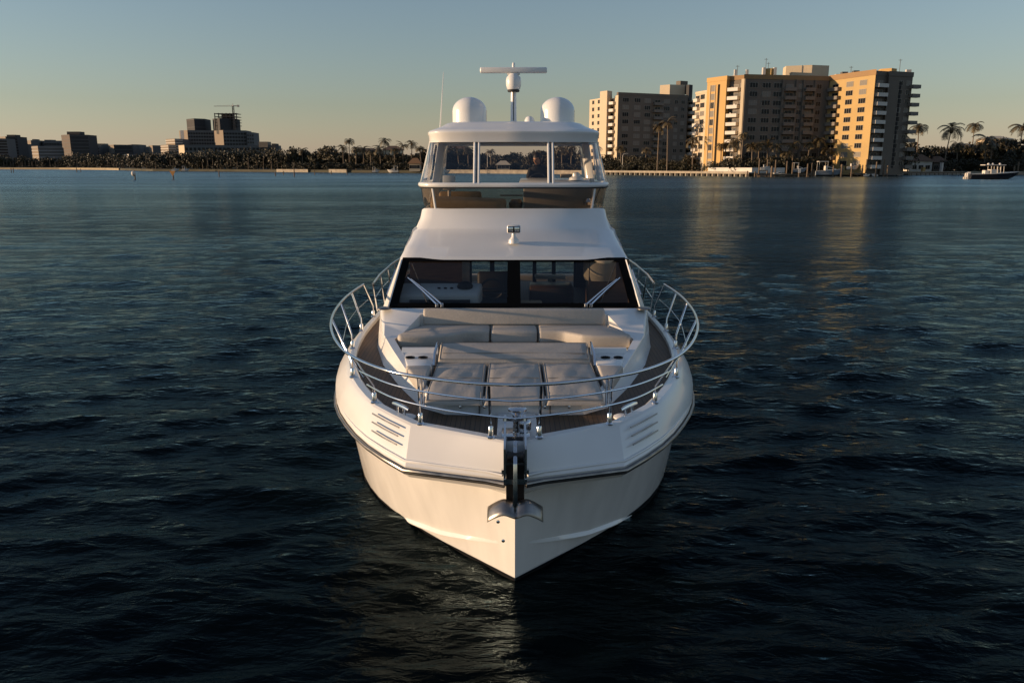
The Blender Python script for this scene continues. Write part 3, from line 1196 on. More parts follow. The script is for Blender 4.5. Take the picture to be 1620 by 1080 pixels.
# flybridge furniture
m = YB()
m.prism([(-1.80, 17.45), (-0.30, 17.45), (-0.16, 17.75), (-0.16, 18.2), (-1.86, 18.2)], 3.8, [4.26, 4.22, 4.20, 4.26, 4.32])
m.build('sun_lounge', vinyl_tan, yacht, bevel=0.07, seg=4)
m = YB()
m.bb(-1.75, -0.75, 18.9, 19.15, 3.8, 4.38)
m.build('settee_back', vinyl_tan, yacht, bevel=0.06, seg=3)
m = YB()
m.bb(-1.62, -1.34, 18.6, 18.72, 4.42, 4.75)
m.tube([(-1.48, 18.66, 4.2), (-1.48, 18.66, 4.45)], 0.04, 8)
m.build('plotter_screen', dash_m, yacht, bevel=0.02)
m = YB()
m.prism([(0.22, 17.75), (1.72, 17.75), (1.78, 18.25), (0.22, 18.25)], 3.6, [4.52, 4.52, 4.62, 4.62])
con = m.build('helm_console', mat('console_grey', (0.22, 0.22, 0.22), 0.55, var=0.1), yacht, bevel=0.03)
m = YB()
m.prism([(0.12, 17.72), (1.66, 17.72), (1.70, 18.28), (0.16, 18.28)], 4.60, [4.63, 4.63, 4.70, 4.70])
m.build('console_top', gelcoat, con, bevel=0.02)
m = YB()
m.lathe([(0.16, 0), (0.15, 0.05), (0.09, 0.08), (0.085, 0.14), (0.04, 0.17)], (1.38, 17.95, 4.66), 20)
m.build('compass', [gelcoat], con)
for x0, x1 in ((0.32, 0.74), (1.10, 1.42)):
    m = YB()
    m.bb(x0, x1, 18.62, 19.15, 3.95, 4.15)
    m.bb(x0, x1, 19.05, 19.22, 4.1, 4.78)
    m.tube([((x0 + x1) / 2, 18.9, 3.56), ((x0 + x1) / 2, 18.9, 3.98)], 0.06, 10)
    m.build('helm_chair', beige_in, yacht, bevel=0.06, seg=4)
m = YB()
m.lathe([(0.14, 0.0), (0.16, 0.12), (0.1, 0.2)], (0.05, 17.9, 4.05), 14)
m.tube([(-0.3, 17.9, 4.33), (0.2, 17.9, 4.33)], 0.018, 6)
m.build('boarding_grab_rail', steel_dull, yacht)
m = YB()
m.tube([(1.72, 17.6, 4.12), (1.86, 17.55, 4.5)], 0.022, 6)
m.lathe([(0.09, 0), (0.11, 0.06), (0.05, 0.14)], (1.62, 17.6, 4.14), 14)
m.build('coaming_horn', steel, yacht)

# ---- bow rail
RT = []
for x, y, z in ((575, 450, 2.66), (561, 459, 2.66), (545, 472, 2.67), (530, 491, 2.69), (523.5, 510, 2.7), (526, 528, 2.69), (537, 547, 2.67), (556, 563, 2.64), (585, 577, 2.62), (620, 588, 2.62), (662, 596, 2.62), (710, 602.5, 2.62), (760, 607, 2.62), (813, 609, 2.62)):
    q = yray_z(x, y, z)
    RT.append((-abs(q[0]), q[1], q[2]))
RT[-1] = (0.0, RT[-1][1], 2.62)
rt = catmull(RT, 60)
full = [tuple(p) for p in rt] + [(-p[0], p[1], p[2]) for p in rt[::-1][1:]]
m = YB()
endp = [(-2.93, 16.1, 2.02), (-2.99, 16.1, 2.5)]
m.tube(full, 0.021, 10)
rail = m.build('bow_rail', steel, yacht)


def rt_at(t):
    """point on the left top rail, 0 at the aft end and 1 at the stem"""
    k = t * (len(rt) - 1)
    i = min(int(k), len(rt) - 2)
    return lerp(rt[i], rt[i + 1], k - i)


def nearest(x):
    """parameter on the top rail whose plan position best matches"""
    d = np.linalg.norm(rt[:, :2] - np.array(x), axis=1)
    return int(np.argmin(d)) / (len(rt) - 1)


posts = [((-0.275, 8.62), (-0.275, 8.5)), ((-1.13, 9.10), (-1.12, 8.80)), ((-1.83, 9.98), (-1.98, 9.80)), ((-2.36, 11.25), (-2.78, 11.95)), ((-2.72, 13.1), (-2.98, 13.6)), ((-2.84, 14.55), (-3.03, 14.75)), ((-2.86, 15.95), (-3.0, 15.9))]
mids = {0.27: [], 0.58: []}
for j, (b0, t0) in enumerate(posts):
    tp = rt_at(nearest(t0))
    for s_ in (-1, 1):
        m = YB()
        b = np.array([b0[0], b0[1], 1.96])
        bend = lerp(b, np.array([b0[0] - 0.02, b0[1], tp[2]]), 0.34)
        pts = [b, bend, tp]
        m.tube([(-s_ * p[0], p[1], p[2]) for p in pts], 0.0165, 8)
        if j == 1:
            m.tube([(-s_ * (p[0] + 0.045), p[1] + 0.03, p[2]) for p in (b + np.array([0, 0, 0.22]), bend, tp)], 0.017, 8)
        st = m.build('stanchion', steel, rail)
        m = YB()
        m.lathe([(0.05, 0.0), (0.05, 0.012), (0.032, 0.03), (0.03, 0.13), (0.024, 0.14)], (-s_ * b[0], b[1], 1.963), 12)
        m.build('stanchion_foot', steel, st)
# intermediate rails between the third posts
for frac, rr in ((0.34, 0.012), (0.68, 0.012)):
    pts = []
    gcurve = [(-1.83, 9.98), (-1.5, 9.45), (-1.13, 9.10), (-0.7, 8.82), (-0.275, 8.62), (0, 8.5)]
    tcurve = [posts[2][1], None, posts[1][1], None, posts[0][1], None]
    base_c = catmull([(x, y, 2.03) for x, y in gcurve], 24)
    i0 = nearest(posts[2][1])
    top_c = evenly(rt[int(i0 * (len(rt) - 1)):], 24)
    pc = lerp(base_c, top_c, frac)
    pc[:, 2] = lerp(2.03, 2.62, frac)
    fullc = [tuple(p) for p in pc] + [(-p[0], p[1], p[2]) for p in pc[::-1][1:]]
    m = YB()
    m.tube(fullc, rr, 8)
    m.build('mid_rail', steel, rail)
# thin lifeline aft of them
for s_ in (-1, 1):
    m = YB()
    pts = [lerp(np.array([b0[0], b0[1], 2.03]), rt_at(nearest(t0)), 0.5) for b0, t0 in posts[2:]]
    m.tube([(-s_ * p[0], p[1], p[2]) for p in pts], 0.006, 5)
    m.build('lifeline', steel, rail)
    # side rail along the deckhouse
    m = YB()
    pa = [(2.9, 16.35, 2.60), (2.96, 17.5, 2.62), (2.98, 19.5, 2.62), (2.95, 21.2, 2.6)]
    m.tube([(s_ * x, y, z) for x, y, z in pa], 0.022, 8)
    sr = m.build('side_rail', steel, yacht)
    for yy in (16.4, 17.4, 18.5, 19.6, 20.7):
        m = YB()
        m.tube([(s_ * 2.86, yy, 2.0), (s_ * 2.93, yy, 2.6)], 0.018, 8)
        m.build('stanchion', steel, sr)
    m = YB()
    m.tube([(s_ * (x - 0.03), y, z - 0.3) for x, y, z in pa], 0.01, 6)
    m.build('mid_rail', steel, sr)
    # cleats
    m = YB()
    c = Vector((s_ * 1.42, 9.52, 1.96))
    d = Vector((s_ * 0.62, 0.78, 0)).normalized()
    m.tube([c - d * 0.19 + Vector((0, 0, 0.095)), c - d * 0.1 + Vector((0, 0, 0.105)), c + d * 0.1 + Vector((0, 0, 0.105)), c + d * 0.19 + Vector((0, 0, 0.095))], [0.018, 0.026, 0.026, 0.018], 8)
    for k in (-0.075, 0.075):
        m.tube([c + d * k, c + d * k + Vector((0, 0, 0.1))], 0.018, 8)
    m.build('mooring_cleat', steel, yacht)
    # deck fittings
    m = YB()
    m.lathe([(0.12, 0), (0.12, 0.02), (0.09, 0.035), (0.01, 0.04)], (s_ * 1.42, 10.02, 1.745), 20)
    m.build('deck_plate', gel_matt, yacht)
    for yy, xx in ((9.62, 1.0), (9.35, 0.55), (9.0, 0.36)):
        m = YB()
        m.bb(s_ * xx - 0.07, s_ * xx + 0.07, yy - 0.02, yy + 0.02, 1.745, 1.765)
        m.build('pad_eye', steel, yacht, bevel=0.006)

# ---- ground tackle
m = YB()
m.prism([(-0.22, 8.62), (0.28, 8.62), (0.28, 10.08), (-0.22, 10.08)], 1.742, 1.80)
m.build('windlass_plate', gelcoat, yacht, bevel=0.012)
m = YB()
m.bb(-0.16, 0.18, 9.0, 9.34, 1.80, 1.84)
m.lathe([(0.10, 0.0), (0.10, 0.12), (0.07, 0.14)], (0.10, 9.24, 1.84), 16)
wnd = m.build('windlass', steel, yacht, bevel=0.01)
m = YB()
m.lathe([(0.055, 0.0), (0.05, 0.10), (0.06, 0.2), (0.085, 0.24), (0.115, 0.27), (0.115, 0.29), (0.09, 0.305), (0.01, 0.31)], (0.03, 9.2, 1.84), 22)
m.build('capstan_drum', steel, wnd)
m = YB()
for sx in (-0.115, 0.115):
    m.prism([(sx - 0.012, 8.14), (sx + 0.012, 8.14), (sx + 0.012, 9.05), (sx - 0.012, 9.05)], [1.62, 1.62, 1.86, 1.86], [2.0, 2.0, 2.1, 2.1])
m.bb(-0.10, 0.10, 8.25, 9.0, 1.80, 1.82)
m.bb(-0.125, 0.125, 8.13, 8.16, 1.60, 1.66)
m.bb(-0.15, 0.15, 8.18, 8.24, 1.70, 1.745)
m.bb(-0.14, 0.14, 8.86, 8.90, 2.08, 2.11)
roller = m.build('bow_roller', steel, yacht)
m = YB()
m.bb(-0.095, 0.095, 8.19, 8.98, 1.825, 1.85)
m.bb(-0.10, 0.10, 8.17, 8.19, 1.30, 1.80)
m.build('roller_channel', black, roller)
for yy, zz in ((8.22, 1.9), (8.55, 1.95)):
    m = YB()
    m.lathe([(0.05, -0.09), (0.03, 0.0), (0.05, 0.09)], (0, yy, zz), 12, 'x')
    m.build('roller_wheel', rubber, roller)
# chain of separate links
m = YB()
for k in range(9):
    c = Vector((0.0, 9.1 - k * 0.075, 2.02 + 0.005 * math.sin(k)))
    r0 = [(0.018, 0.03), (0.018, -0.03), (-0.018, -0.03), (-0.018, 0.03)]
    if k % 2:
        m.tube([c + Vector((a, b, 0)) for a, b in r0], 0.008, 5, closed=True)
    else:
        m.tube([c + Vector((0, b, a)) for a, b in r0], 0.008, 5, closed=True)
m.build('anchor_chain', steel_dull, yacht)
# anchor: shank and two spooned flukes
m = YB()
m.add([(-0.022, 8.42, 2.0), (0.022, 8.42, 2.0), (0.022, 8.50, 1.93), (-0.022, 8.50, 1.93),
       (-0.022, 8.08, 1.86), (0.022, 8.08, 1.86), (0.022, 8.15, 1.82), (-0.022, 8.15, 1.82),
       (-0.026, 8.02, 1.36), (0.026, 8.02, 1.36), (0.026, 8.12, 1.36), (-0.026, 8.12, 1.36)],
      [(0, 1, 2, 3), (0, 4, 5, 1), (1, 5, 6, 2), (2, 6, 7, 3), (3, 7, 4, 0), (4, 8, 9, 5), (5, 9, 10, 6), (6, 10, 11, 7), (7, 11, 8, 4), (8, 11, 10, 9)])
anch = m.build('anchor_shank', steel, yacht, bevel=0.006)
m = YB()
rows_t, rows_b = [], []
for v in np.linspace(0, 1, 9):              # v: from the toe edge at the front to the heel
    rt_, rb_ = [], []
    for u in np.linspace(-1, 1, 21):
        au = abs(u)
        x = 0.305 * u
        zc = 1.455 - 0.035 * max(0, 1 - au * 2.2) - 0.24 * max(0, au - 0.3) ** 1.5
        y = 7.93 + 0.20 * v + 0.10 * au ** 2
        z = zc - 0.03 - 0.095 * (1 - v) * (1 - 0.25 * au) + 0.035 * math.sin(math.pi * v) * (au > 0.05) 
        rt_.append((x, y, z + 0.012))
        rb_.append((x, y, z - 0.012))
    rows_t.append(rt_)
    rows_b.append(rb_)
m.grid(rows_t)
m.grid(rows_b)
ring = lambda rr: rr[0] + [r[-1] for r in rr[1:-1]] + rr[-1][::-1] + [r[0] for r in rr[1:-1]][::-1]
m.grid([ring(rows_t), ring(rows_b)], close=True)
m.build('anchor_flukes', steel_dull, yacht, smooth=50)
m = YB()
m.bb(-0.13, 0.13, 7.98, 8.08, 1.30, 1.34)
m.build('anchor_crown', steel_dull, yacht, bevel=0.01)
# hull fittings near the stem
for x, y_, z in ((-0.20, 9.0, 0.86), (-0.14, 9.03, 0.60)):
    m = YB()
    m.lathe([(0.018, 0), (0.022, 0.012), (0.01, 0.02)], (x, y_ - 0.22, z), 10, 'y')
    m.build('skin_fitting', steel, hull)

# ------------------------------------------------------------------ the shore
def noise_ramp(name, c1, c2, rough=0.85, scale=0.3):
    return mat(name, c1, rough, var=0.4, vscale=scale, col2=c2)


grass_m = noise_ramp('park_grass', (0.035, 0.033, 0.015), (0.055, 0.047, 0.024), scale=0.05)
sand_m = noise_ramp('beach_sand', (0.42, 0.33, 0.20), (0.30, 0.24, 0.15), scale=0.4)
conc_m = noise_ramp('seawall_concrete', (0.42, 0.36, 0.27), (0.25, 0.21, 0.16), scale=0.5)
white_wall = noise_ramp('white_render', (0.68, 0.64, 0.57), (0.56, 0.52, 0.46), scale=0.4)
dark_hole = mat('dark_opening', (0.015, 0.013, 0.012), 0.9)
wood_old = noise_ramp('weathered_timber', (0.17, 0.12, 0.075), (0.09, 0.065, 0.045), scale=1.5)
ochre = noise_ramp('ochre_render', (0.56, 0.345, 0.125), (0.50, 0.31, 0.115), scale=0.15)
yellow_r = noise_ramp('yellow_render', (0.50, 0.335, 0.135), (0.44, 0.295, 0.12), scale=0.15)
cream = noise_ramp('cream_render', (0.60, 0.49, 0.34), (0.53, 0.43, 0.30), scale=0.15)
shaded_taupe = noise_ramp('shaded_taupe_render', (0.17, 0.14, 0.11), (0.14, 0.115, 0.09), scale=0.15)  # for the unlit fronts: their shade is put into the darker colour
brown_band = noise_ramp('brown_parapet', (0.33, 0.20, 0.09), (0.28, 0.17, 0.08), scale=0.2)
rail_white = mat('balcony_white', (0.62, 0.57, 0.50), 0.6)
rail_taupe = mat('balcony_taupe', (0.17, 0.145, 0.12), 0.6)
win_frame = mat('window_frame', (0.34, 0.30, 0.25), 0.5)
win_glass = mat('window_glass', (0.012, 0.013, 0.015), 0.25, spec=0.2)
curtain = mat('window_curtain', (0.22, 0.195, 0.16), 0.8)
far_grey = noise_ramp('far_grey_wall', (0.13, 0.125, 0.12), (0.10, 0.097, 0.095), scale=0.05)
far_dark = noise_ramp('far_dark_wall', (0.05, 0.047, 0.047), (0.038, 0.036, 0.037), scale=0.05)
far_lit_tan = noise_ramp('far_lit_tan_wall', (0.26, 0.205, 0.15), (0.21, 0.165, 0.12), scale=0.05)  # tan with sunlight put into the colour
leaf_pot = mat('potted_green', (0.04, 0.05, 0.02), 0.8)
roof_m = noise_ramp('roof_tiles', (0.16, 0.09, 0.05), (0.11, 0.065, 0.04), scale=1.0)

SHORE = [(-500, 770), (0, 715), (100, 700), (175, 640), (215, 560), (240, 520), (330, 500), (450, 458), (540, 432), (650, 412), (760, 395), (850, 375),
         (940, 352), (1000, 337), (1100, 311), (1190, 289), (1245, 291), (1320, 303), (1440, 332), (1530, 346), (1620, 340), (1800, 325), (2300, 300)]


def W(px, Y):
    return (atx(px, Y), Y)


def shore_Y(px):
    return float(np.interp(px, [p for p, _ in SHORE], [y for _, y in SHORE]))


GZ = 1.3
sp = [W(*p) for p in SHORE]
m = MB()
front = [(x, y, GZ) for x, y in sp]
mid_ = [(x * 1.25, y + 160, GZ + 0.6) for x, y in sp]
back = [(x * 5.0, 4200, GZ + 1.0) for x, y in sp]
toe = [(x, y - 0.6, -1.0) for x, y in sp]
m.grid([toe, front, mid_, back])
tag(m.build('shore_ground', grass_m, smooth=0), 'low grassy shore across the bay', kind='structure')


def strip(name, px0, px1, z0, z1, d0, d1, material, n=12, parent=None, label=None, cat=None, kind=None):
    """a wall or strip that follows the shoreline: d0, d1 are the offsets of its front and back from the water's edge"""
    m_ = MB()
    rows_ = [[], [], [], []]
    for px in np.linspace(px0, px1, n):
        Y = shore_Y(px)
        x, y = W(px, Y)
        for r, (d, z) in zip(rows_, ((d0, z0), (d0, z1), (d1, z1), (d1, z0))):
            k = (Y + d) / Y
            r.append((x * k, y * k, z))
    m_.grid(rows_ + [rows_[0]])
    m_.add([r[0] for r in rows_], [(0, 1, 2, 3)])
    m_.add([r[-1] for r in rows_], [(3, 2, 1, 0)])
    o = m_.build(name, material, parent, smooth=0)
    return tag(o, label, cat, kind=kind)


strip('beach', -60, 186, -0.5, 1.45, -7, 12, sand_m, 14, label='pale sand strip at the far left waterline', kind='structure')


def pier_wall(px0, px1, label):
    """seawall: a cap beam on close-set concrete piers with dark openings between"""
    Yc = shore_Y((px0 + px1) / 2)
    root = empty('seawall', (*W((px0 + px1) / 2, Yc - 3.2), 0), label, 'seawall')
    strip('cap_beam', px0, px1, 0.95, 1.75, -3.4, -0.8, conc_m, 16, root)
    strip('shade_backing', px0, px1, -0.5, 0.95, -1.6, -0.9, dark_hole, 16, root)  # near-black: shade between the piers put into the colour
    px = px0
    src = None
    while px < px1:
        Y = shore_Y(px)
        x, y = W(px, Y)
        k = (Y - 2.6) / Y
        if src is None:
            mm = MB()
            mm.box((0, 0, 0), (1.15, 1.2, 1.5))
            mm.build('wall_pier', conc_m, None, smooth=0, bevel=0.08, seg=1)
            src = COL.objects['wall_pier']
            src.parent = root
            src.location = (x * k - root.location.x, y * k - root.location.y, 0.2)
        else:
            share('wall_pier', src, root, (x * k - root.location.x, y * k - root.location.y, 0.2))
        px += 2.05 / Y * 1290
    return root


pier_wall(945, 1186, 'sunlit concrete seawall on piers in front of the apartment blocks')
strip('seawall', 690, 944, -0.5, 1.7, -2.2, 0.6, conc_m, 16, label='plain pale seawall behind the flybridge', cat='seawall')
strip('low_seawall', 436, 486, -0.5, 1.6, -2.0, 0.5, conc_m, 6, label='short sunlit seawall left of the tall palms', cat='seawall')
strip('low_seawall', 519, 547, -0.5, 1.7, -2.0, 0.5, conc_m, 6, label='short sunlit seawall below the leftmost tall palm', cat='seawall')
strip('rock_edge', 1195, 1240, -0.5, 1.0, -3.0, 0.5, conc_m, 6, label='low concrete edge under the boat lifts', cat='seawall')
strip('garden_wall', 1121, 1243, 1.2, 3.1, 1.5, 2.0, white_wall, 8, label='long white garden wall below the ochre apartment block', cat='wall')
strip('bulkhead', 1440, 1640, -0.5, 1.35, -1.2, 0.4, conc_m, 10, label='low bulkhead along the water on the far right', cat='seawall')

# ---- shared window, balcony pieces (drawn facing -Y, base at the origin)
def proto(mb, name, material, smooth=0, bevel=0.0):
    o = mb.build(name, material, None, smooth=smooth, bevel=bevel)
    me = o.data
    bpy.data.objects.remove(o)
    return me


def win_mesh(w, h_, panes):
    mb = MB()
    t = 0.07
    mb.bb(-w / 2, w / 2, -0.10, 0.02, 0, t).bb(-w / 2, w / 2, -0.10, 0.02, h_ - t, h_)
    for k in range(panes + 1):
        x = -w / 2 + t / 2 + (w - t) * k / panes
        mb.bb(x - t / 2, x + t / 2, -0.098, 0.018, t + 0.001, h_ - t - 0.001)
    fr_ = proto(mb, 'window', win_frame)
    mb = MB()
    mb.bb(-w / 2 + 0.03, w / 2 - 0.03, -0.05, 0.0, 0.03, h_ - 0.03)
    gl_ = proto(mb, 'pane', win_glass)
    mb = MB()
    mb.bb(-w / 2 + 0.03, w / 2 - 0.03, -0.05, 0.0, 0.03, h_ - 0.03)
    cu_ = proto(mb, 'pane', curtain)
    return fr_, gl_, cu_


WIN3 = win_mesh(3.3, 1.85, 3)
WIN2 = win_mesh(2.0, 1.7, 2)
WINV = win_mesh(1.9, 2.3, 2)


def balc_mesh(w, d, par, material, h_=1.05):
    mb = MB()
    mb.bb(-w / 2, w / 2, -d, 0.05, -0.22, 0)
    mb.bb(-w / 2, w / 2, -d, -d + 0.1, 0.001, h_)
    mb.bb(-w / 2, -w / 2 + 0.1, -d + 0.101, 0, 0.001, h_)
    mb.bb(w / 2 - 0.1, w / 2, -d + 0.101, 0, 0.001, h_)
    return proto(mb, 'balcony', material)


DOOR = win_mesh(3.0, 2.2, 2)


class Facade:
    """a straight wall between two plan points, seen from its outer side"""
    def __init__(self, root, p0, p1):
        self.root = root
        self.p0, self.p1 = Vector((p0[0], p0[1], 0)), Vector((p1[0], p1[1], 0))
        d = self.p1 - self.p0
        self.L = d.length
        self.ang = math.atan2(d.y, d.x)

    def place(self, name, me, u, z, out=0.0, parent=None):
        d = (self.p1 - self.p0).normalized()
        n = Vector((d.y, -d.x, 0))
        p = self.p0 + d * (u * self.L) + n * out
        q = p - Vector(self.root.location)
        return share(name, me, self.root, (q.x, q.y, z - self.root.location.z), self.ang)

    def window(self, kind, u, z, lit=0.25):
        f = self.place('window', kind[0], u, z)
        share('pane', kind[2] if random.random() < lit else kind[1], f)

    def balcony(self, me, u, z, door=True):
        self.place('balcony', me, u, z)
        if door:
            f = self.place('balcony_door', DOOR[0], u, z + 0.02)
            share('pane', DOOR[2] if random.random() < 0.15 else DOOR[1], f)


def block(root, name, pts, z0, z1, material, parapet=None, pz=1.6, doors=False):
    mb = MB()
    mb.prism(pts, z0, z1)
    w = mb.build(name, material, root, smooth=0)
    if parapet:
        c = np.mean(np.array(pts), 0)
        mb = MB()
        mb.prism([tuple(c + (np.array(p) - c) * (1 + 0.25 / max(1, np.linalg.norm(np.array(p) - c)))) for p in pts], z1, z1 + pz)
        mb.build('parapet', parapet, root, smooth=0)
    return w


ST_H = 3.12
# ================= apartment block B: ochre end wall, dark long front, sunlit yellow wing
a_ = W(1113, 320)
b_ = W(1143, 311)
c_ = W(1170, 306)
d_ = W(1302, 313)
e_ = W(1373, 293)
f_ = W(1394, 296)
g_ = W(1431, 300)
B = empty('apartment_building', (105, 312, GZ), 'tall ochre apartment block with stacked balconies and a sunlit yellow wing', 'building')
zB = 34.9
cB = 2.2          # the balcony corner is set back by this much
dirv = (np.array(c_) - np.array(b_))
dirv = dirv / np.linalg.norm(dirv)
inn = np.array([-dirv[1], dirv[0]])
b2 = tuple(np.array(b_) + inn * cB)
c2 = tuple(np.array(c_) + inn * cB)
block(B, 'main_wall', [b2, c2, c_, d_, (d_[0], d_[1] + 18), (c_[0] + 2, c_[1] + 20), (b_[0] + 4, b_[1] + 14)], 0.5, zB, shaded_taupe, brown_band)
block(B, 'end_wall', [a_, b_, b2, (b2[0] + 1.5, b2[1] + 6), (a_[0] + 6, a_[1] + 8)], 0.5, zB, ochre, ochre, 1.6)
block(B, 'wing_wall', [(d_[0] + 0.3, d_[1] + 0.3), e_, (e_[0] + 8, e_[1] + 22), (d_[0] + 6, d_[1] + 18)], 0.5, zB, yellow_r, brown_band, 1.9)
block(B, 'end_tower_wall', [(e_[0] + 0.4, e_[1] + 1.6), (f_[0], f_[1] + 1.2), f_, g_, (g_[0] + 3, g_[1] + 16), (e_[0] + 6, e_[1] + 20)], 0.5, zB, shaded_taupe, shaded_taupe, 1.6)
FZ = [zB - 1.15 - ST_H * (k + 1) + 1.2 for k in range(10)]
# ochre end wall: tall strip of glazing, pilaster lines
fa = Facade(B, a_, b_)
for z in FZ:
    fa.window(WINV, 0.32, z - 0.5, 0.45)
for u in (0.19, 0.45, 0.60, 0.655):
    mb = MB()
    mb.bb(-0.12, 0.12, -0.25, 0.0, 1.0, zB - 1.2)
    fa.place('pilaster', proto(mb, 'pilaster', cream if u < 0.5 else dark_hole), u, 0)
# balcony corner
fb = Facade(B, b2, c2)
BAL_W = balc_mesh(fb.L * 0.60, 2.0, None, rail_white)
mbp = MB()
mbp.bb(-0.6, 0.6, -2.2, 0.0, 0.5, zB)
fb.place('return_wall', proto(mbp, 'return_wall', cream), 0.93, 0)
for z in FZ:
    fb.balcony(BAL_W, 0.34, z - 0.75)
    fb.window(WIN2, 0.76, z, 0.2)
# dark long front
fc = Facade(B, c_, d_)
BAL_T = balc_mesh(fc.L * 0.135, 1.5, None, rail_taupe)
BAL_T2 = balc_mesh(fc.L * 0.115, 1.5, None, rail_taupe)
for r, z in enumerate(FZ):
    for u in (0.115, 0.265, 0.395):
        fc.window(WIN3, u, z, 0.35)
    fc.balcony(BAL_T, 0.535, z - 0.75)
    fc.window(WIN2, 0.655, z, 0.35)
    fc.balcony(BAL_T2, 0.765, z - 0.75)
    fc.window(WIN2, 0.885, z, 0.3)
mb = MB()
mb.bb(-0.4, 0.4, -0.5, 0, 0.5, zB)
me_p = proto(mb, 'pilaster', shaded_taupe)
for u in (0.018, 0.455, 0.615, 0.70, 0.835):
    fc.place('pilaster', me_p, u, 0)
# sunlit wing
fd = Facade(B, (d_[0] + 0.3, d_[1] + 0.3), e_)
BAL_L = balc_mesh(fd.L * 0.24, 1.6, None, rail_taupe)
for z in FZ:
    fd.balcony(BAL_L, 0.15, z - 0.75)
    fd.window(WIN3, 0.47, z, 0.3)
    fd.window(WIN3, 0.76, z, 0.3)
# end tower
fe = Facade(B, (e_[0] + 0.4, e_[1] + 1.6), (f_[0], f_[1] + 1.2))
BAL_E = balc_mesh(fe.L * 0.78, 1.9, None, rail_white)
for z in FZ:
    fe.balcony(BAL_E, 0.45, z - 0.75)
ff = Facade(B, f_, g_)
mb = MB()
mb.bb(-0.45, 0.45, -0.1, 0.05, 3.0, zB - 2)
ff.place('recess_shade_strip', proto(mb, 'recess_shade_strip', dark_hole), 0.50, 0)  # flat strip, the recess is only its shade painted near-black
BAL_G = balc_mesh(3.6, 1.8, None, rail_taupe)
for r, z in enumerate(FZ):
    ff.window(WIN2, 0.52, z, 0.3)
    ff.window(WIN2, 0.84, z, 0.3)
    ff.balcony(BAL_G, 1.06, z - 0.75, False)
# roof boxes
def rbox(root, name, px0, px1, y0, y1, Y, depth, material, skew=0.25):
    x0, x1 = atx(px0, Y + 3), atx(px1, Y)
    z0, z1 = atz(y1, Y), atz(y0, Y)
    mb_ = MB()
    xm = lerp(x0, x1, skew)
    mb_.prism([(x0, Y + depth * 0.35), (xm, Y), (x1, Y + 2), (x1 - 0.5, Y + depth), (x0 + 1, Y + depth)], z0 - 2.5, z1)
    return mb_.build(name, material, root, smooth=0)


rbox(B, 'lift_housing', 1234, 1303, 103, 121, 322, 10, cream, 0.55)
rbox(B, 'stair_housing', 1197, 1221, 108, 121, 318, 6, yellow_r, 0.5)
rbox(B, 'corner_turret', 1379, 1409, 108, 118, 299, 7, ochre, 0.5)
for px in (1155, 1173, 1420, 1424):
    mb = MB()
    x = atx(px, 316)
    mb.bb(x - 0.45, x + 0.45, 315, 316, zB + 1, zB + 4.2)
    mb.build('roof_flue', rail_white, B, smooth=0)
for px in (1199, 1216, 1312, 1320):
    mb = MB()
    x = atx(px, 319)
    mb.bb(x - 0.5, x + 0.5, 318, 319.5, zB + 1, zB + 2.9 if px > 1300 else zB + 5.3)
    mb.build('roof_unit', rail_white, B, smooth=0)
for px, Y_, h_ in ((1163, 314, 4.5), (1207, 318, 7.5), (1211, 318, 6.0), (1268, 324, 4.2), (1296, 324, 3.4), (1341, 304, 3.0), (1417, 304, 5.5), (1247, 316, 2.2)):
    mb = MB()
    x = atx(px, Y_)
    mb.tube([(x, Y_ + 4, zB + 0.5), (x, Y_ + 4, zB + 1.6 + h_)], 0.09, 5)
    mb.tube([(x - 0.7, Y_ + 4, zB + 1.2 + h_), (x + 0.7, Y_ + 4, zB + 1.2 + h_)], 0.06, 4)
    mb.build('roof_aerial', far_grey, B, smooth=0)
for px, Y_ in ((1185, 316), (1230, 318), (1283, 318), (1334, 306), (1352, 302), (1402, 306)):
    mb = MB()
    x = atx(px, Y_)
    mb.bb(x - 1.1, x + 1.1, Y_ + 5, Y_ + 7, zB + 0.8, zB + 3.0)
    mb.build('air_conditioner', far_grey, B, smooth=0, bevel=0.1)
# chairs, blinds and plants on some balconies of the long front and the end tower
for k, z in enumerate(FZ[:8]):
    for fc_, u_, o_ in ((fc, 0.50, 0.9), (fc, 0.56, 0.8), (fc, 0.745, 0.9), (fe, 0.35, 1.1), (fb, 0.25, 1.1), (fb, 0.45, 1.2)):
        if random.random() < 0.55:
            mb = MB()
            w_ = random.uniform(0.4, 0.8)
            mb.bb(-w_ / 2, w_ / 2, -0.4, 0.3, 0.02, random.uniform(0.8, 1.5))
            fc_.place('balcony_furniture', proto(mb, 'balcony_furniture', random.choice([wood_old, leaf_pot, rail_white])), u_ + random.uniform(-0.02, 0.02), z - 0.74, o_)
# lower rear wing to the left of the ochre wall
h0, h1 = W(1096, 333), W(1114, 324)
block(B, 'wing_wall', [h0, h1, (h1[0] + 6, h1[1] + 8), (h0[0] + 7, h0[1] + 12)], 0.5, 31.6, cream, cream, 0.9)
fh = Facade(B, h0, h1)
BAL_H = balc_mesh(fh.L * 0.34, 1.2, None, rail_white)
for k in range(10):
    fh.window(WIN3, 0.62, 29.3 - k * 3.18, 0.2)
    fh.balcony(BAL_H, 0.2, 28.7 - k * 3.18)

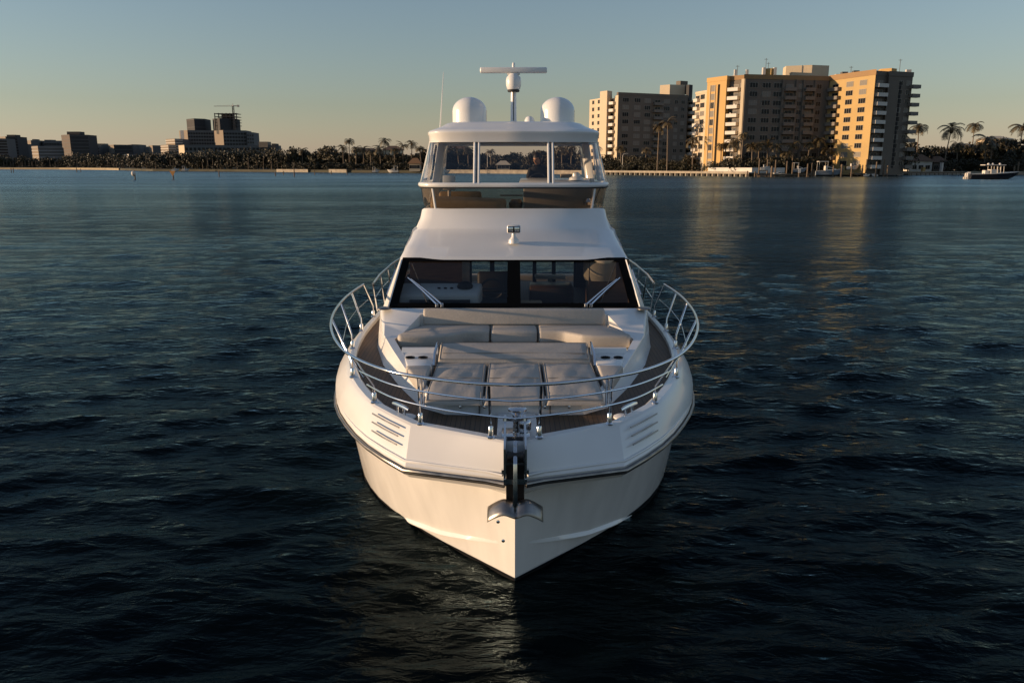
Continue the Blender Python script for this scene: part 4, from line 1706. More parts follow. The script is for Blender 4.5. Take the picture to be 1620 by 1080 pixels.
# ================= apartment block A, further left and further back
A = empty('apartment_building', (60, 378, GZ), 'cream apartment block with a dark front left of the ochre block', 'building')
zA = 34.4
p0, p1 = W(931, 390), W(948, 380)
q0, q1 = W(947, 379), W(958, 374)
r0, r1 = W(958, 376), W(973.5, 371.5)
s0, s1 = W(976, 370), W(1084, 386)
block(A, 'side_wall', [p0, p1, (p1[0] + 8, p1[1] + 14), (p0[0] + 8, p0[1] + 10)], 0.5, zA - 0.6, cream)
block(A, 'stair_tower', [q0, q1, (q1[0] + 2.6, q1[1] + 3), (q0[0] + 4, q0[1] + 9)], 0.5, zA + 2.2, cream)
block(A, 'balcony_back_wall', [(r0[0], r0[1] + 2.4), (r1[0], r1[1] + 2.2), (r1[0] + 4, r1[1] + 12), (r0[0] + 4, r0[1] + 12)], 0.5, zA - 1.0, cream)
block(A, 'main_wall', [(r1[0], r1[1] + 0.2), s0, s1, (s1[0] + 2, s1[1] + 16), (r1[0] + 5, r1[1] + 20)], 0.5, zA, shaded_taupe, shaded_taupe, 1.2)
block(A, 'return_wall', [(r1[0] - 0.4, r1[1] + 0.3), (s0[0] - 0.15, s0[1] - 0.1), (s0[0] - 0.05, s0[1] + 3), (r1[0] - 0.3, r1[1] + 6)], 0.5, zA - 0.1, cream)
AZ = [zA - 2.9 - ST_H * k for k in range(10)]
fA = Facade(A, p0, p1)
for z in AZ:
    fA.window(WIN2, 0.35, z, 0.2)
    fA.window(WIN2, 0.86, z, 0.1)
fA2 = Facade(A, (r0[0], r0[1] + 2.4), (r1[0], r1[1] + 2.2))
BAL_A = balc_mesh(fA2.L * 1.02, 2.3, None, rail_white)
for z in AZ:
    fA2.balcony(BAL_A, 0.5, z - 0.75)
fA3 = Facade(A, s0, s1)
BAL_A3 = balc_mesh(5.0, 1.4, None, rail_taupe)
for z in AZ:
    for u in (0.10, 0.265, 0.41, 0.69, 0.83, 0.93):
        fA3.window(WIN3 if u < 0.8 else WIN2, u, z, 0.4)
    fA3.balcony(BAL_A3, 0.555, z - 0.75)
t0, t1 = W(1082, 392), W(1097, 386)
block(A, 'wing_wall', [t0, t1, (t1[0] + 8, t1[1] + 10), (t0[0] + 8, t0[1] + 14)], 0.5, zA - 1, cream)
fA4 = Facade(A, t0, t1)
BAL_A4 = balc_mesh(fA4.L * 0.7, 1.4, None, rail_white)
for z in AZ:
    fA4.balcony(BAL_A4, 0.45, z - 0.95)
rbox(A, 'lift_housing', 1040, 1080, 134, 151, 396, 9, cream, 0.35)
rbox(A, 'tank_housing', 1064, 1084, 128, 140, 398, 6, shaded_taupe, 0.3)
rbox(A, 'plant_room', 1080, 1092, 134, 150, 394, 5, far_dark, 0.3)

# ================= the small houses
def hip_house(px0, px1, Y, depth, zw, zr, wallm, roofm, label, overhang=0.8):
    x0, x1 = atx(px0, Y), atx(px1, Y)
    rt_ = empty('house', ((x0 + x1) / 2, Y + depth / 2, GZ), label, 'house')
    mb_ = MB()
    mb_.bb(x0, x1, Y, Y + depth, GZ - 0.5, zw)
    mb_.build('wall', wallm, rt_, smooth=0)
    o = overhang
    rr = (x1 - x0) * 0.28
    mb_ = MB()
    mb_.add([(x0 - o, Y - o, zw), (x1 + o, Y - o, zw), (x1 + o, Y + depth + o, zw), (x0 - o, Y + depth + o, zw), (x0 + rr, Y + depth / 2, zr), (x1 - rr, Y + depth / 2, zr)],
            [(0, 1, 5, 4), (1, 2, 5), (2, 3, 4, 5), (3, 0, 4), (3, 2, 1, 0)])
    mb_.build('roof', roofm, rt_, smooth=0)
    fw = Facade(rt_, (x0, Y), (x1, Y))
    for u in (0.2, 0.5, 0.8):
        fw.window(WIN2, u, GZ + 0.9, 0.2)
    return rt_


hip_house(1441, 1476, 352, 9, 5.6, 8.6, white_wall, roof_m, 'small white house with a hipped roof on the right shore')
hip_house(1478, 1500, 358, 8, 5.2, 7.8, shaded_taupe, roof_m, 'low brown house wing beside the small white house')
hip_house(647, 664, 409, 7, 4.6, 7.4, cream, mat('orange_tiles', (0.30, 0.15, 0.06), 0.8, var=0.2), 'small cream boathouse with an orange roof left of the yacht')
hip_house(556, 600, 470, 14, 11.5, 13.5, cream, roof_m, 'cream villa half hidden behind the tall palms')
hip_house(606, 634, 480, 12, 12.5, 15.0, cream, roof_m, 'second cream villa behind the palms, nearer the yacht')
hip_house(1562, 1600, 420, 12, 16.8, 18.6, cream, cream, 'cream villa roof showing above the trees at the far right')
hip_house(1524, 1540, 372, 8, 12.5, 13.6, far_grey, far_grey, 'grey house wall between the trees on the right')
hip_house(856, 905, 420, 10, 6.0, 7.6, far_grey, roof_m, 'low grey shed seen through the flybridge screen')
hip_house(786, 806, 392, 5, 4.0, 6.0, cream, cream, 'small cream kiosk seen through the flybridge screen')
hip_house(700, 745, 520, 16, 13.5, 16.5, cream, roof_m, 'cream house with a pale gable behind the left flybridge screen')

# ================= the skyline on the left
def tower(px0, pxm, px1, ytop, Y, front_m, side_m, label, floors=0, band=None, depth=30, extras=(), cat='building', wins=None):
    x0, xm, x1 = atx(px0, Y + 14), atx(pxm, Y), atx(px1, Y + 8)
    z1 = atz(ytop, Y)
    rt_ = empty('city_building', (xm, Y, GZ), label, cat)
    mb_ = MB()
    mb_.mi = 0
    mb_.prism([(x0, Y + 14), (xm, Y), (x1, Y + 8), (x1 - 2, Y + depth), (x0 + 2, Y + depth + 6)], 0.5, z1)
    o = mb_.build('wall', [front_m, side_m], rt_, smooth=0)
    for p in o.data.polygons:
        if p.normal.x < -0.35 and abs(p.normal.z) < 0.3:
            p.material_index = 1  # sun-facing walls: side_m mostly holds the sunlight as a paler colour
    if floors:
        for k in range(floors):
            z = z1 - 1.0 - (z1 - 6) * k / floors
            mb_ = MB()
            e = 0.35
            mb_.prism([(x0 - e, Y + 14), (xm, Y - e), (x1 + e, Y + 8 - e * 0.5), (x1 - 2, Y + 12), (x0 + 2, Y + 16)], z - 0.55, z)
            mb_.build('floor_band', band or side_m, rt_, smooth=0)
    if wins:
        fcd = Facade(rt_, (xm, Y), (x1, Y + 8))
        nx, nz, w, hh = wins
        mb_ = MB()
        mb_.bb(-w / 2, w / 2, -0.15, 0.1, 0, hh)
        me = proto(mb_, 'window', win_glass)
        for j in range(nz):
            for i in range(nx):
                fcd.place('window', me, (i + 0.5) / nx, z1 - 2.2 - hh - j * (hh + 1.6))
    for (q0_, q1_, yt, yb, mm, nm) in extras:
        mb_ = MB()
        xa, xb = atx(q0_, Y + 8), atx(q1_, Y + 8)
        mb_.bb(xa, xb, Y + 6, Y + 16, atz(yb, Y) - 1.5, atz(yt, Y))
        mb_.build(nm, mm, rt_, smooth=0)
    return rt_


tower(-22, -4, 14, 219, 880, far_grey, far_lit_tan, 'tan slab block at the very left edge', wins=(5, 9, 2.2, 1.4))
tower(2, 13, 31, 216, 900, far_dark, far_lit_tan, 'dark tower with a sunlit left face near the left edge', wins=(6, 9, 1.8, 1.4), extras=((17, 30, 213, 217, far_dark, 'roof_box'),))
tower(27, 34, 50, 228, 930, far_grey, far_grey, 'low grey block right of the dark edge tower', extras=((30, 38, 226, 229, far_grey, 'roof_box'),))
tower(45, 52, 64, 222, 950, far_grey, far_lit_tan, 'narrow tan block with a sunlit corner on the left skyline', extras=((56, 60, 220, 224, far_grey, 'roof_box'),))
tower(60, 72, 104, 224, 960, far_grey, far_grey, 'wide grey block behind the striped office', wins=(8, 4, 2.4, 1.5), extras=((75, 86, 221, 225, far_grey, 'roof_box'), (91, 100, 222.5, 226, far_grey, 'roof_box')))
tower(52, 62, 105, 231, 860, far_grey, far_lit_tan, 'low striped office with pale floor bands on the left skyline', floors=5, band=mat('pale_band', (0.36, 0.36, 0.36), 0.7))
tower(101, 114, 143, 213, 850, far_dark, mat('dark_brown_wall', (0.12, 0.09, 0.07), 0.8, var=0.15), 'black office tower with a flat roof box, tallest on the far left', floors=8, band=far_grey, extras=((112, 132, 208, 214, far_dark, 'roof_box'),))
tower(139, 147, 158, 231, 900, far_grey, far_lit_tan, 'small block with a sunlit left edge beside the black tower', wins=(4, 6, 1.8, 1.3))
tower(155, 162, 180, 229, 920, far_grey, far_lit_tan, 'pale stepped block right of the black tower', extras=((158, 168, 227, 230, far_lit_tan, 'roof_box'),))
tower(174, 182, 210, 229, 900, far_dark, far_lit_tan, 'long dark block in the middle of the left skyline', floors=5, band=far_grey)
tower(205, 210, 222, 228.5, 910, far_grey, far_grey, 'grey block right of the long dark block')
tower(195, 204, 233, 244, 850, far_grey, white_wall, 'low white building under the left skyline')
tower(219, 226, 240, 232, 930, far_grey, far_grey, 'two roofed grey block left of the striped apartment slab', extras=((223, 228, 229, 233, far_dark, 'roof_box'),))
tower(237, 243, 259, 230, 900, far_grey, far_lit_tan, 'grey block with one sunlit strip left of the striped slab')
tower(256, 268, 279, 229, 740, far_lit_tan, far_lit_tan, 'low sunlit slab with pale balcony stripes', floors=7, band=white_wall)
tower(265, 279, 291, 219.5, 750, far_grey, far_lit_tan, 'sunlit slab with balcony stripes beside the twin towers', floors=9, band=white_wall)
tower(287, 300, 349, 206, 780, far_grey, far_lit_tan, 'broad grey hotel block below the twin towers', floors=0, extras=((290, 296, 206, 230, white_wall, 'balcony_stack'),), wins=(12, 7, 1.6, 1.5))
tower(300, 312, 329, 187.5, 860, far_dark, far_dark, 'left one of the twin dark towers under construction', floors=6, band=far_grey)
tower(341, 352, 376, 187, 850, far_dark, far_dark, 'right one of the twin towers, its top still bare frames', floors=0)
tower(342, 356, 392, 206, 740, far_grey, far_lit_tan, 'brown grey block with sunlit terraces under the right tower', extras=((363, 374, 217, 230, cream, 'sunlit_terrace'), (347, 354, 206, 209, cream, 'sunlit_terrace')), wins=(8, 6, 1.8, 1.5))
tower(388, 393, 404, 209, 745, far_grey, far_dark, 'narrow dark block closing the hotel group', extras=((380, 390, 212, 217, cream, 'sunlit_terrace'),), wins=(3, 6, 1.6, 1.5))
tower(284, 293, 438, 229.5, 690, far_grey, cream, 'long low grey podium in front of the hotel group', wins=(22, 2, 2.2, 2.2), extras=((412, 426, 224, 230, far_lit_tan, 'roof_pavilion'), (432, 438, 227, 232, far_dark, 'roof_box')))
# bare frame on top of the right tower
fr_root = empty('building_frame', (atx(358, 850), 856, atz(208, 850)), 'open construction frame on top of the right twin tower', 'scaffold')
for k, px in enumerate((342, 348, 354, 360, 366, 372, 376)):
    mb = MB()
    x = atx(px, 850)
    mb.bb(x - 0.35, x + 0.35, 855, 856, atz(208, 850), atz(178.5, 850))
    mb.build('column', far_dark, fr_root, smooth=0)
for y in (179, 184, 188.5, 193, 198):
    mb = MB()
    mb.bb(atx(341.5, 850), atx(376.5, 850), 854.5, 870, atz(y, 850) - 0.5, atz(y, 850))
    mb.build('slab', far_dark, fr_root, smooth=0)
mb = MB()
mb.bb(atx(351, 850), atx(366, 850), 858, 868, atz(208, 850), atz(179.5, 850))
mb.build('core', far_dark, fr_root, smooth=0)
# tower crane
crm = mat('crane_white', (0.55, 0.48, 0.40), 0.6)
cr = empty('tower_crane', (atx(374.5, 845), 845, atz(205, 845)), 'tower crane standing beside the right twin tower', 'crane')
mb = MB()
x = atx(374.5, 845)
zt_, zb_ = atz(166, 845), atz(206, 845)
for sx in (-0.7, 0.7):
    for sy in (-0.7, 0.7):
        mb.bb(x + sx - 0.16, x + sx + 0.16, 845 + sy - 0.16, 845 + sy + 0.16, zb_, zt_ - 1)
n_ = 14
for k in range(n_):
    za, zc = lerp(zb_, zt_ - 1, k / n_), lerp(zb_, zt_ - 1, (k + 1) / n_)
    s1_ = 1 if k % 2 else -1
    mb.tube([(x - 0.7 * s1_, 844.3, za), (x + 0.7 * s1_, 844.3, zc)], 0.12, 4)
    mb.tube([(x - 0.7, 844.3 + 0.7 * s1_ + 0.7, za), (x - 0.7, 845 - 0.7 * s1_, zc)], 0.12, 4)
mb.build('mast', far_dark, cr, smooth=0)
zj = atz(168.5, 845)
mb = MB()
xl = atx(345, 845)
for dz in (0, 1.1):
    mb.tube([(x, 845, zj + dz), (xl, 845, zj + dz * 0.4)], 0.14, 4)
for k in range(12):
    u0, u1 = k / 12, (k + 1) / 12
    mb.tube([(lerp(x, xl, u0), 845, zj), (lerp(x, xl, (u0 + u1) / 2), 845, zj + 1.1 * (1 - 0.6 * u0))], 0.09, 4)
mb.build('jib', crm, cr, smooth=0)
mb = MB()
mb.bb(x, atx(380, 845), 844.4, 845.6, zj, zj + 0.9)
mb.bb(atx(381, 845), atx(384, 845), 844, 846, zj - 0.6, zj + 1.4)
mb.build('counterweight', crm, cr, smooth=0)
mb = MB()
mb.tube([(x, 845, zj), (x, 845, atz(163.5, 845))], [0.5, 0.15], 5)
mb.build('apex', crm, cr, smooth=0)

# ------------------------------------------------------------------ trees and palms
leaf_d = mat('leaf_dark', (0.034, 0.030, 0.013), 0.6, var=0.5, vscale=0.6)
leaf_b = mat('leaf_olive', (0.052, 0.040, 0.016), 0.6, var=0.5, vscale=0.6)
palm_l = mat('palm_frond', (0.095, 0.07, 0.028), 0.55, var=0.5, vscale=0.8)
palm_dry = mat('palm_skirt', (0.15, 0.095, 0.045), 0.8, var=0.3, vscale=1)
bark = mat('bark', (0.16, 0.12, 0.085), 0.9, var=0.35, vscale=3)


def leaf_cloud(seed, n, rx, ry, rz, leaf, lobes=7):
    """many small leaf faces spread through an uneven, lobed crown"""
    g_ = np.random.default_rng(seed)
    mb = MB()
    cen = np.array([(g_.uniform(-0.55, 0.55) * rx, g_.uniform(-0.55, 0.55) * ry, g_.uniform(-0.45, 0.55) * rz, g_.uniform(0.35, 0.62)) for _ in range(lobes)])
    pick = cen[g_.integers(0, lobes, n)]
    unit = lambda v: v / (np.linalg.norm(v, axis=1)[:, None] + 1e-9)
    d = unit(g_.normal(size=(n, 3)))
    rad = g_.uniform(0.55, 1.0, n) ** 0.6 * pick[:, 3] * (1 + 0.125 * g_.normal(size=n))
    p = pick[:, :3] + d * rad[:, None] * np.array([rx, ry, rz])
    a = unit(g_.normal(size=(n, 3)))
    b = unit(np.cross(a, g_.normal(size=(n, 3))))
    s_ = (leaf * g_.uniform(0.6, 1.4, n))[:, None]
    V = np.stack([p + a * s_, p + b * s_ * 0.55, p - a * s_, p - b * s_ * 0.55], 1).reshape(-1, 3)
    mb.v = V.tolist()
    mb.f = [(4 * k, 4 * k + 1, 4 * k + 2, 4 * k + 3) for k in range(n)]
    mb.m = [0] * n
    return mb


def trunk_mesh(h_, r, lean=0.0, limbs=True, seed=1):
    g_ = np.random.default_rng(seed)
    mb = MB()
    mb.tube([(0, 0, -0.5), (lean * 0.3, 0, h_ * 0.35), (lean * 0.7, 0.1, h_ * 0.7), (lean, 0, h_)], [r * 1.3, r, r * 0.8, r * 0.5], 7)
    if limbs:
        for k in range(4):
            a = g_.uniform(0, 6.28)
            z = h_ * g_.uniform(0.5, 0.8)
            mb.tube([(lean * 0.6, 0, z), (lean * 0.6 + math.cos(a) * 0.9, math.sin(a) * 0.9, z + 1.1), (lean * 0.6 + math.cos(a) * 2.0, math.sin(a) * 2.0, z + 2.2)], [r * 0.5, r * 0.35, r * 0.15], 5)
    return mb


TREES = []
for k, (rx, rz, n) in enumerate(((4.6, 3.4, 1500), (5.4, 3.8, 1700), (3.6, 3.6, 1300), (6.2, 3.0, 1700))):
    cr_me = leaf_cloud(20 + k, n, rx, rx, rz, 0.42).build('crown', leaf_d if k % 2 == 0 else leaf_b, None, smooth=0, doubles=False)
    c_me = cr_me.data
    bpy.data.objects.remove(cr_me)
    TREES.append((proto(trunk_mesh(4.4, 0.28, 0.3, True, k), 'trunk', bark, smooth=60), c_me, rx, rz))


def tree(px, ytop, d, kind, label, group, width=None):
    Y = shore_Y(px) + d
    x, y = W(px, Y)
    ztop = atz(ytop, Y)
    tm, cm, rx, rz = TREES[kind]
    rt_ = empty('broadleaf_tree', (x, y, GZ), label, 'tree', group)
    H = ztop - GZ
    s_ = max(0.35, H / (4.05 + rz * 1.25))
    k = s_ if width is None else width
    rt_.rotation_euler = (0, 0, random.uniform(0, 6.28))
    share('trunk', tm, rt_, (0, 0, 0), 0, (s_, s_, s_ * 1.0))
    share('crown', cm, rt_, (0.2, 0, 4.05 * s_), 0, (k * 1.08, k * 1.08, s_ * 1.38))
    return rt_


def palm_meshes(seed, n_fr, L, droop, leaflet):
    g_ = np.random.default_rng(seed)
    vs_, fs_ = [], []
    for k in range(n_fr):
        az = 2 * math.pi * k / n_fr + g_.uniform(-0.25, 0.25)
        el = g_.uniform(-0.35, 1.25)
        Lk = L * g_.uniform(0.8, 1.1)
        P = []
        p = np.array([0.0, 0, 0])
        e = el
        N = 9
        for i in range(N):
            P.append(p.copy())
            p = p + Lk / N * np.array([math.cos(az) * math.cos(e), math.sin(az) * math.cos(e), math.sin(e)])
            e -= droop / N * (1.1 + 0.35 * i / N)
        side = np.array([-math.sin(az), math.cos(az), 0])
        for i in range(N - 1):
            for sgn in (-1, 1):
                for q in (0.0, 0.5):
                    b0 = P[i] + (P[i + 1] - P[i]) * q
                    b1 = P[i] + (P[i + 1] - P[i]) * (q + 0.42)
                    wl_ = leaflet * math.sin(math.pi * (0.12 + 0.85 * (i + q) / N)) * g_.uniform(0.8, 1.15)
                    fwd = (P[i + 1] - P[i]) / np.linalg.norm(P[i + 1] - P[i])
                    tip = b0 + (side * sgn * 0.8 + fwd * 0.55 + np.array([0, 0, -0.35])) * wl_
                    o = len(vs_)
                    vs_ += [tuple(b0), tuple(b1), tuple(tip + fwd * 0.05), tuple(tip)]
                    fs_.append((o, o + 1, o + 2, o + 3))
    mb = MB()
    mb.add(vs_, fs_)
    o = mb.build('crown', palm_l, None, smooth=0, doubles=False)
    me = o.data
    bpy.data.objects.remove(o)
    return me


PALMS = [palm_meshes(40, 18, 4.5, 1.7, 1.05), palm_meshes(41, 20, 4.1, 2.0, 1.0), palm_meshes(42, 16, 4.8, 1.45, 1.1)]
PTR = [proto(trunk_mesh(1.0, 0.2, 0.0, False), 'trunk', bark, smooth=60)]
mb = MB()
mb.lathe([(0.12, -1.2), (0.4, -1.0), (0.5, -0.3), (0.2, 0.15)], (0, 0, 0), 10)
SKIRT = proto(mb, 'dry_skirt', palm_dry, smooth=60)


def palm_trunk(h_, lean):
    mb_ = MB()
    pts = [(lean * t ** 1.6, 0.1 * math.sin(3 * t), h_ * t) for t in np.linspace(0, 1, 9)]
    mb_.tube(pts, [0.30 - 0.13 * t for t in np.linspace(0, 1, 9)], 7)
    return proto(mb_, 'trunk', bark, smooth=60)


def palm(px, ycrown, d, label, group=None, kind=0, size=1.0, lean=0.0):
    Y = shore_Y(px) + d
    x, y = W(px, Y)
    z = atz(ycrown, Y)
    rt_ = empty('palm_tree', (x - lean, y, GZ - 0.3), label, 'palm', group)
    share('trunk', palm_trunk(z - GZ + 0.3, lean), rt_)
    share('crown', PALMS[kind], rt_, (lean, 0, z - GZ + 0.3), random.uniform(0, 6.28), size)
    share('dry_skirt', SKIRT, rt_, (lean, 0, z - GZ + 0.3), 0, size)
    return rt_


# palms that stand clear of the rest, left to right
NAMED = [
    (464, 238, 24, 'palm at the left end of the palm row, rising from the tree line', 1, 1.0),
    (479, 238, 20, 'second palm from the left in the shoreline palm row', 0, 1.0),
    (509.5, 237.5, 26, 'short palm left of the pair by the low seawall', 1, 0.95),
    (524, 237.5, 30, 'slim short palm just left of the tall palm group', 2, 0.9),
    (543, 234, 14, 'first tall palm of the left group, leaning crown over the low seawall', 0, 1.1),
    (553.5, 223, 16, 'tallest palm on the left half of the palm group', 1, 1.15),
    (564, 235, 12, 'round headed palm right of the tallest left palm', 1, 1.15),
    (576, 236, 15, 'palm before the cream villa, fourth from the tall group start', 0, 1.1),
    (587, 239, 12, 'lower palm before the cream villa, left of its lit gable', 1, 1.05),
    (600.5, 235, 14, 'broad palm before the gap between the two villas', 0, 1.2),
    (610, 223, 22, 'tall palm standing above the villa roofs', 0, 1.15),
    (625, 237, 14, 'palm before the second cream villa', 1, 1.1),
    (638, 230, 18, 'palm above the second villa roof', 2, 1.0),
    (652, 227, 20, 'palm above the small boathouse', 0, 1.05),
    (664.5, 235, 16, 'palm just left of the yacht hardtop', 1, 1.05),
    (690, 232, 16, 'palm seen through the left flybridge screen, leftmost there', 0, 1.1),
    (706, 236, 12, 'second palm seen through the left flybridge screen', 1, 1.05),
    (724, 238, 14, 'third palm seen through the left flybridge screen', 2, 1.0),
    (740, 236, 16, 'palm beside the left screen post of the flybridge', 0, 1.0),
    (776, 240, 16, 'palm seen through the middle flybridge screen', 1, 1.0),
    (888, 234, 14, 'palm seen through the right flybridge screen, left one', 0, 1.1),
    (905, 230, 18, 'taller palm seen through the right flybridge screen', 2, 1.05),
    (982, 234, 10, 'palm left of the dark front of the cream block', 1, 0.95),
    (1022, 237, 12, 'palm low before the middle of the dark front', 1, 0.9),
    (1041, 200, 4, 'left one of two tall slender palms before the cream block', 0, 1.05),
    (1054, 193, 4, 'right one of two tall slender palms before the cream block', 2, 1.05),
    (1095, 222, 8, 'palm before the stacked balconies left of the ochre wall', 0, 1.1),
    (1140, 230, 9, 'palm throwing its shade on the ochre end wall', 1, 0.9),
    (1159, 224, 10, 'palm right of the ochre end wall', 0, 1.0),
    (1161, 254, 6, 'low young palm behind the white garden wall', 1, 0.95),
    (1174, 214, 9, 'tall palm at the corner of the dark long front', 1, 0.85),
    (1189, 231, 9, 'palm left of the mast before the long front', 0, 0.9),
    (1200, 229, 10, 'palm above the covered boat lift', 1, 1.0),
    (1213, 228, 11, 'palm right of the tall piling before the long front', 2, 0.95),
    (1227, 232, 8, 'palm at the right end of the white garden wall', 0, 0.85),
    (1244, 243, 6, 'low palm before the middle balconies of the long front', 1, 0.95),
    (1254, 229, 9, 'palm under the middle balconies of the long front', 0, 0.85),
    (1280, 228, 8, 'palm right of the middle balconies', 1, 0.9),
    (1294, 221, 10, 'palm at the inner corner of the ochre block', 0, 1.0),
    (1308, 237, 6, 'low palm left of the sunlit wing', 1, 0.9),
    (1325, 206, 9, 'slender palm added in place of a palm shadow on the sunlit wing', 2, 0.75),  # palm added to stand in for a palm shadow on the wing
    (1353, 237, 8, 'low palm before the sunlit wing', 1, 1.0),
    (1357, 224, 10, 'palm before the right edge of the sunlit wing', 0, 1.0),
    (1403, 221, 12, 'palm before the dark end tower', 1, 1.2),
    (1426, 217, 8, 'leaning palm with a pale double trunk right of the end tower', 0, 1.2),
    (1449, 201, 22, 'tall dark palm against the sky right of the end tower', 1, 1.5),
    (1500.5, 204, 8, 'tall palm with a curved trunk beside the small white house', 0, 1.7),
    (1513, 229, 6, 'short palm right of the curved palm', 1, 1.2),
    (1536, 199, 34, 'solitary tall palm against the sky in the right tree line', 1, 1.4),
    (1557.5, 221, 4, 'broad palm above the centre console boat', 0, 1.6),
    (1567, 228, 8, 'smaller palm leaning on the broad palm by the boat', 1, 1.0),
    (1612, 200, 20, 'big palm at the right edge of the picture', 2, 1.7),
]
for px, yc, d, lab, kind, size in NAMED:
    palm(px, yc, d, lab, 'palms along the shore', kind, size, lean=random.uniform(-0.6, 0.6) if px not in (1500.5, 1426) else 1.6)

# far wood on the left: one mass nobody could count
mb = MB()
g3 = np.random.default_rng(77)
for px in np.r_[np.arange(-120, 225, 8.0), np.arange(225, 455, 6.0)]:
    for row in range(2):
        Y = shore_Y(px) + 16 + row * 26 + g3.uniform(-6, 6)
        x, y = W(px + g3.uniform(-3, 3), Y)
        yt = (249 if px < 100 else 247 if px < 225 else 243 if px < 330 else 239.5) + g3.uniform(-5.5, 4.0)
        H = atz(yt, Y) - GZ
        c = leaf_cloud(int(g3.integers(1e6)), 420, H * 0.55, H * 0.5, H * 0.52, 0.62, 6)
        c.v = [(vx + x, vy + y, max(GZ + 0.2, vz + GZ + H * 0.5)) for vx, vy, vz in c.v]
        mb.add(c.v, c.f)
tag(mb.build('shoreline_wood', leaf_d, None, smooth=0, doubles=False), 'dark wood along the far left shore', None, kind='stuff')
mb = MB()
for px in np.arange(-60, 450, 5.0):
    Y = shore_Y(px) + 12 + g3.uniform(-4, 6)
    x, y = W(px + g3.uniform(-2, 2), Y)
    mb.tube([(x, y, GZ - 0.4), (x + g3.uniform(-0.4, 0.4), y, GZ + g3.uniform(4.5, 7.5))], [0.3, 0.18], 5)
tag(mb.build('wood_trunks', bark, None, smooth=60), 'pale trunks in the wood on the far left shore', None, kind='stuff')

def undergrowth(px0, px1, step, ytop, d, label, n=260):
    mb_ = MB()
    for px in np.arange(px0, px1, step):
        Y = shore_Y(px) + d + g3.uniform(-2, 4)
        x, y = W(px + g3.uniform(-2, 2), Y)
        H = max(1.5, atz(ytop + g3.uniform(-2, 3), Y) - GZ)
        c = leaf_cloud(int(g3.integers(1e6)), n, H * 0.8 + 0.6, H * 0.5, H * 0.55, 0.34, 5)
        c.v = [(vx + x, vy + y, max(GZ, vz + GZ + H * 0.5)) for vx, vy, vz in c.v]
        mb_.add(c.v, c.f)
    tag(mb_.build('undergrowth', leaf_d, None, smooth=0, doubles=False), label, None, kind='stuff')


undergrowth(-80, 456, 5, 259, 10, 'dark shrubs below the wood on the far left shore', 200)
undergrowth(455, 690, 5, 258, 9, 'dark shrubs along the shore below the palms')
undergrowth(690, 945, 5, 259, 14, 'dark shrubs behind the plain seawall')
undergrowth(952, 1100, 5, 256, 8, 'dark hedge in front of the cream block')
undergrowth(1130, 1300, 5, 256, 5, 'dark shrubs behind the garden wall')
undergrowth(1375, 1440, 5, 250, 10, 'dark shrubs below the end tower')
undergrowth(1500, 1645, 5, 252, 5, 'dark shrubs along the right shore')

# broadleaf trees one by one
def tree_row(px_list, ytop, d, group, texts):
    for i, px in enumerate(px_list):
        yt = ytop(px) if callable(ytop) else ytop
        tree(px, yt + random.uniform(-5, 3), d + random.uniform(-5, 8), random.randrange(4), texts(i, px), group)


def ordinal(i):
    return ['first', 'second', 'third', 'fourth', 'fifth', 'sixth', 'seventh', 'eighth', 'ninth', 'tenth', 'eleventh', 'twelfth', 'thirteenth', 'fourteenth', 'fifteenth', 'sixteenth', 'seventeenth', 'eighteenth', 'nineteenth', 'twentieth'][i]


tree_row([456, 470, 484, 498, 513, 528, 541], 236.5, 26, 'dark trees left of the palm group', lambda i, px: f'{ordinal(i)} dark round tree counted from the hotel podium towards the tall palms')
tree_row([549, 562, 575, 588, 601, 614, 628, 642, 655, 668], 244, 24, 'dark trees below the villas', lambda i, px: f'{ordinal(i)} dark bushy tree from the left under the cream villas')
tree_row([684, 699, 714, 730, 746, 762, 778, 794, 810, 826, 842, 858, 874, 890, 906, 922, 938], lambda px: float(np.interp(px, [680, 755, 775, 815, 840, 940], [235, 238, 245, 245, 238, 234])), 40, 'trees behind the flybridge', lambda i, px: f'{ordinal(i)} tree from the left seen through the flybridge screens')
tree_row([958, 972, 986, 1000, 1015, 1030, 1046, 1062, 1078, 1090], 250, 16, 'dark hedge trees before the cream block', lambda i, px: f'{ordinal(i)} low dark hedge tree from the left before the cream block')
tree_row([1150, 1170, 1186, 1205, 1222, 1240, 1258, 1272, 1290], 246, 8, 'low trees behind the garden wall', lambda i, px: f'{ordinal(i)} low tree from the left before the dark long front')
tree_row([1384, 1397, 1412, 1428, 1444, 1460, 1476, 1492, 1508, 1524, 1540, 1556, 1572, 1588, 1604, 1620, 1636], lambda px: np.interp(px, [1384, 1410, 1440, 1480, 1540, 1580, 1620], [246, 234, 229, 231, 229, 220, 214]), 26, 'dense dark trees on the right shore', lambda i, px: f'{ordinal(i)} dense dark tree on the right shore counted from the end tower')
tree_row([1548, 1566, 1582, 1600, 1618], 240, 14, 'front trees on the right shore', lambda i, px: f'{ordinal(i)} front row tree behind the centre console boat')

# ------------------------------------------------------------------ docks, pilings, boats
def piling(px, y0, y1, Y, r=0.28, label='', cap=False):
    x = atx(px, Y)
    z1 = atz(y0, Y)
    mb_ = MB()
    mb_.lathe([(r * 1.08, -1.5), (r, 0.5), (r * 0.92, z1 - 0.15), (r * 0.7, z1)], (x, Y, 0), 9)
    o = mb_.build('piling', wood_old, None, smooth=50, loc=(x, Y, 0))
    tag(o, label, 'piling', 'dock pilings on the right shore')
    return o


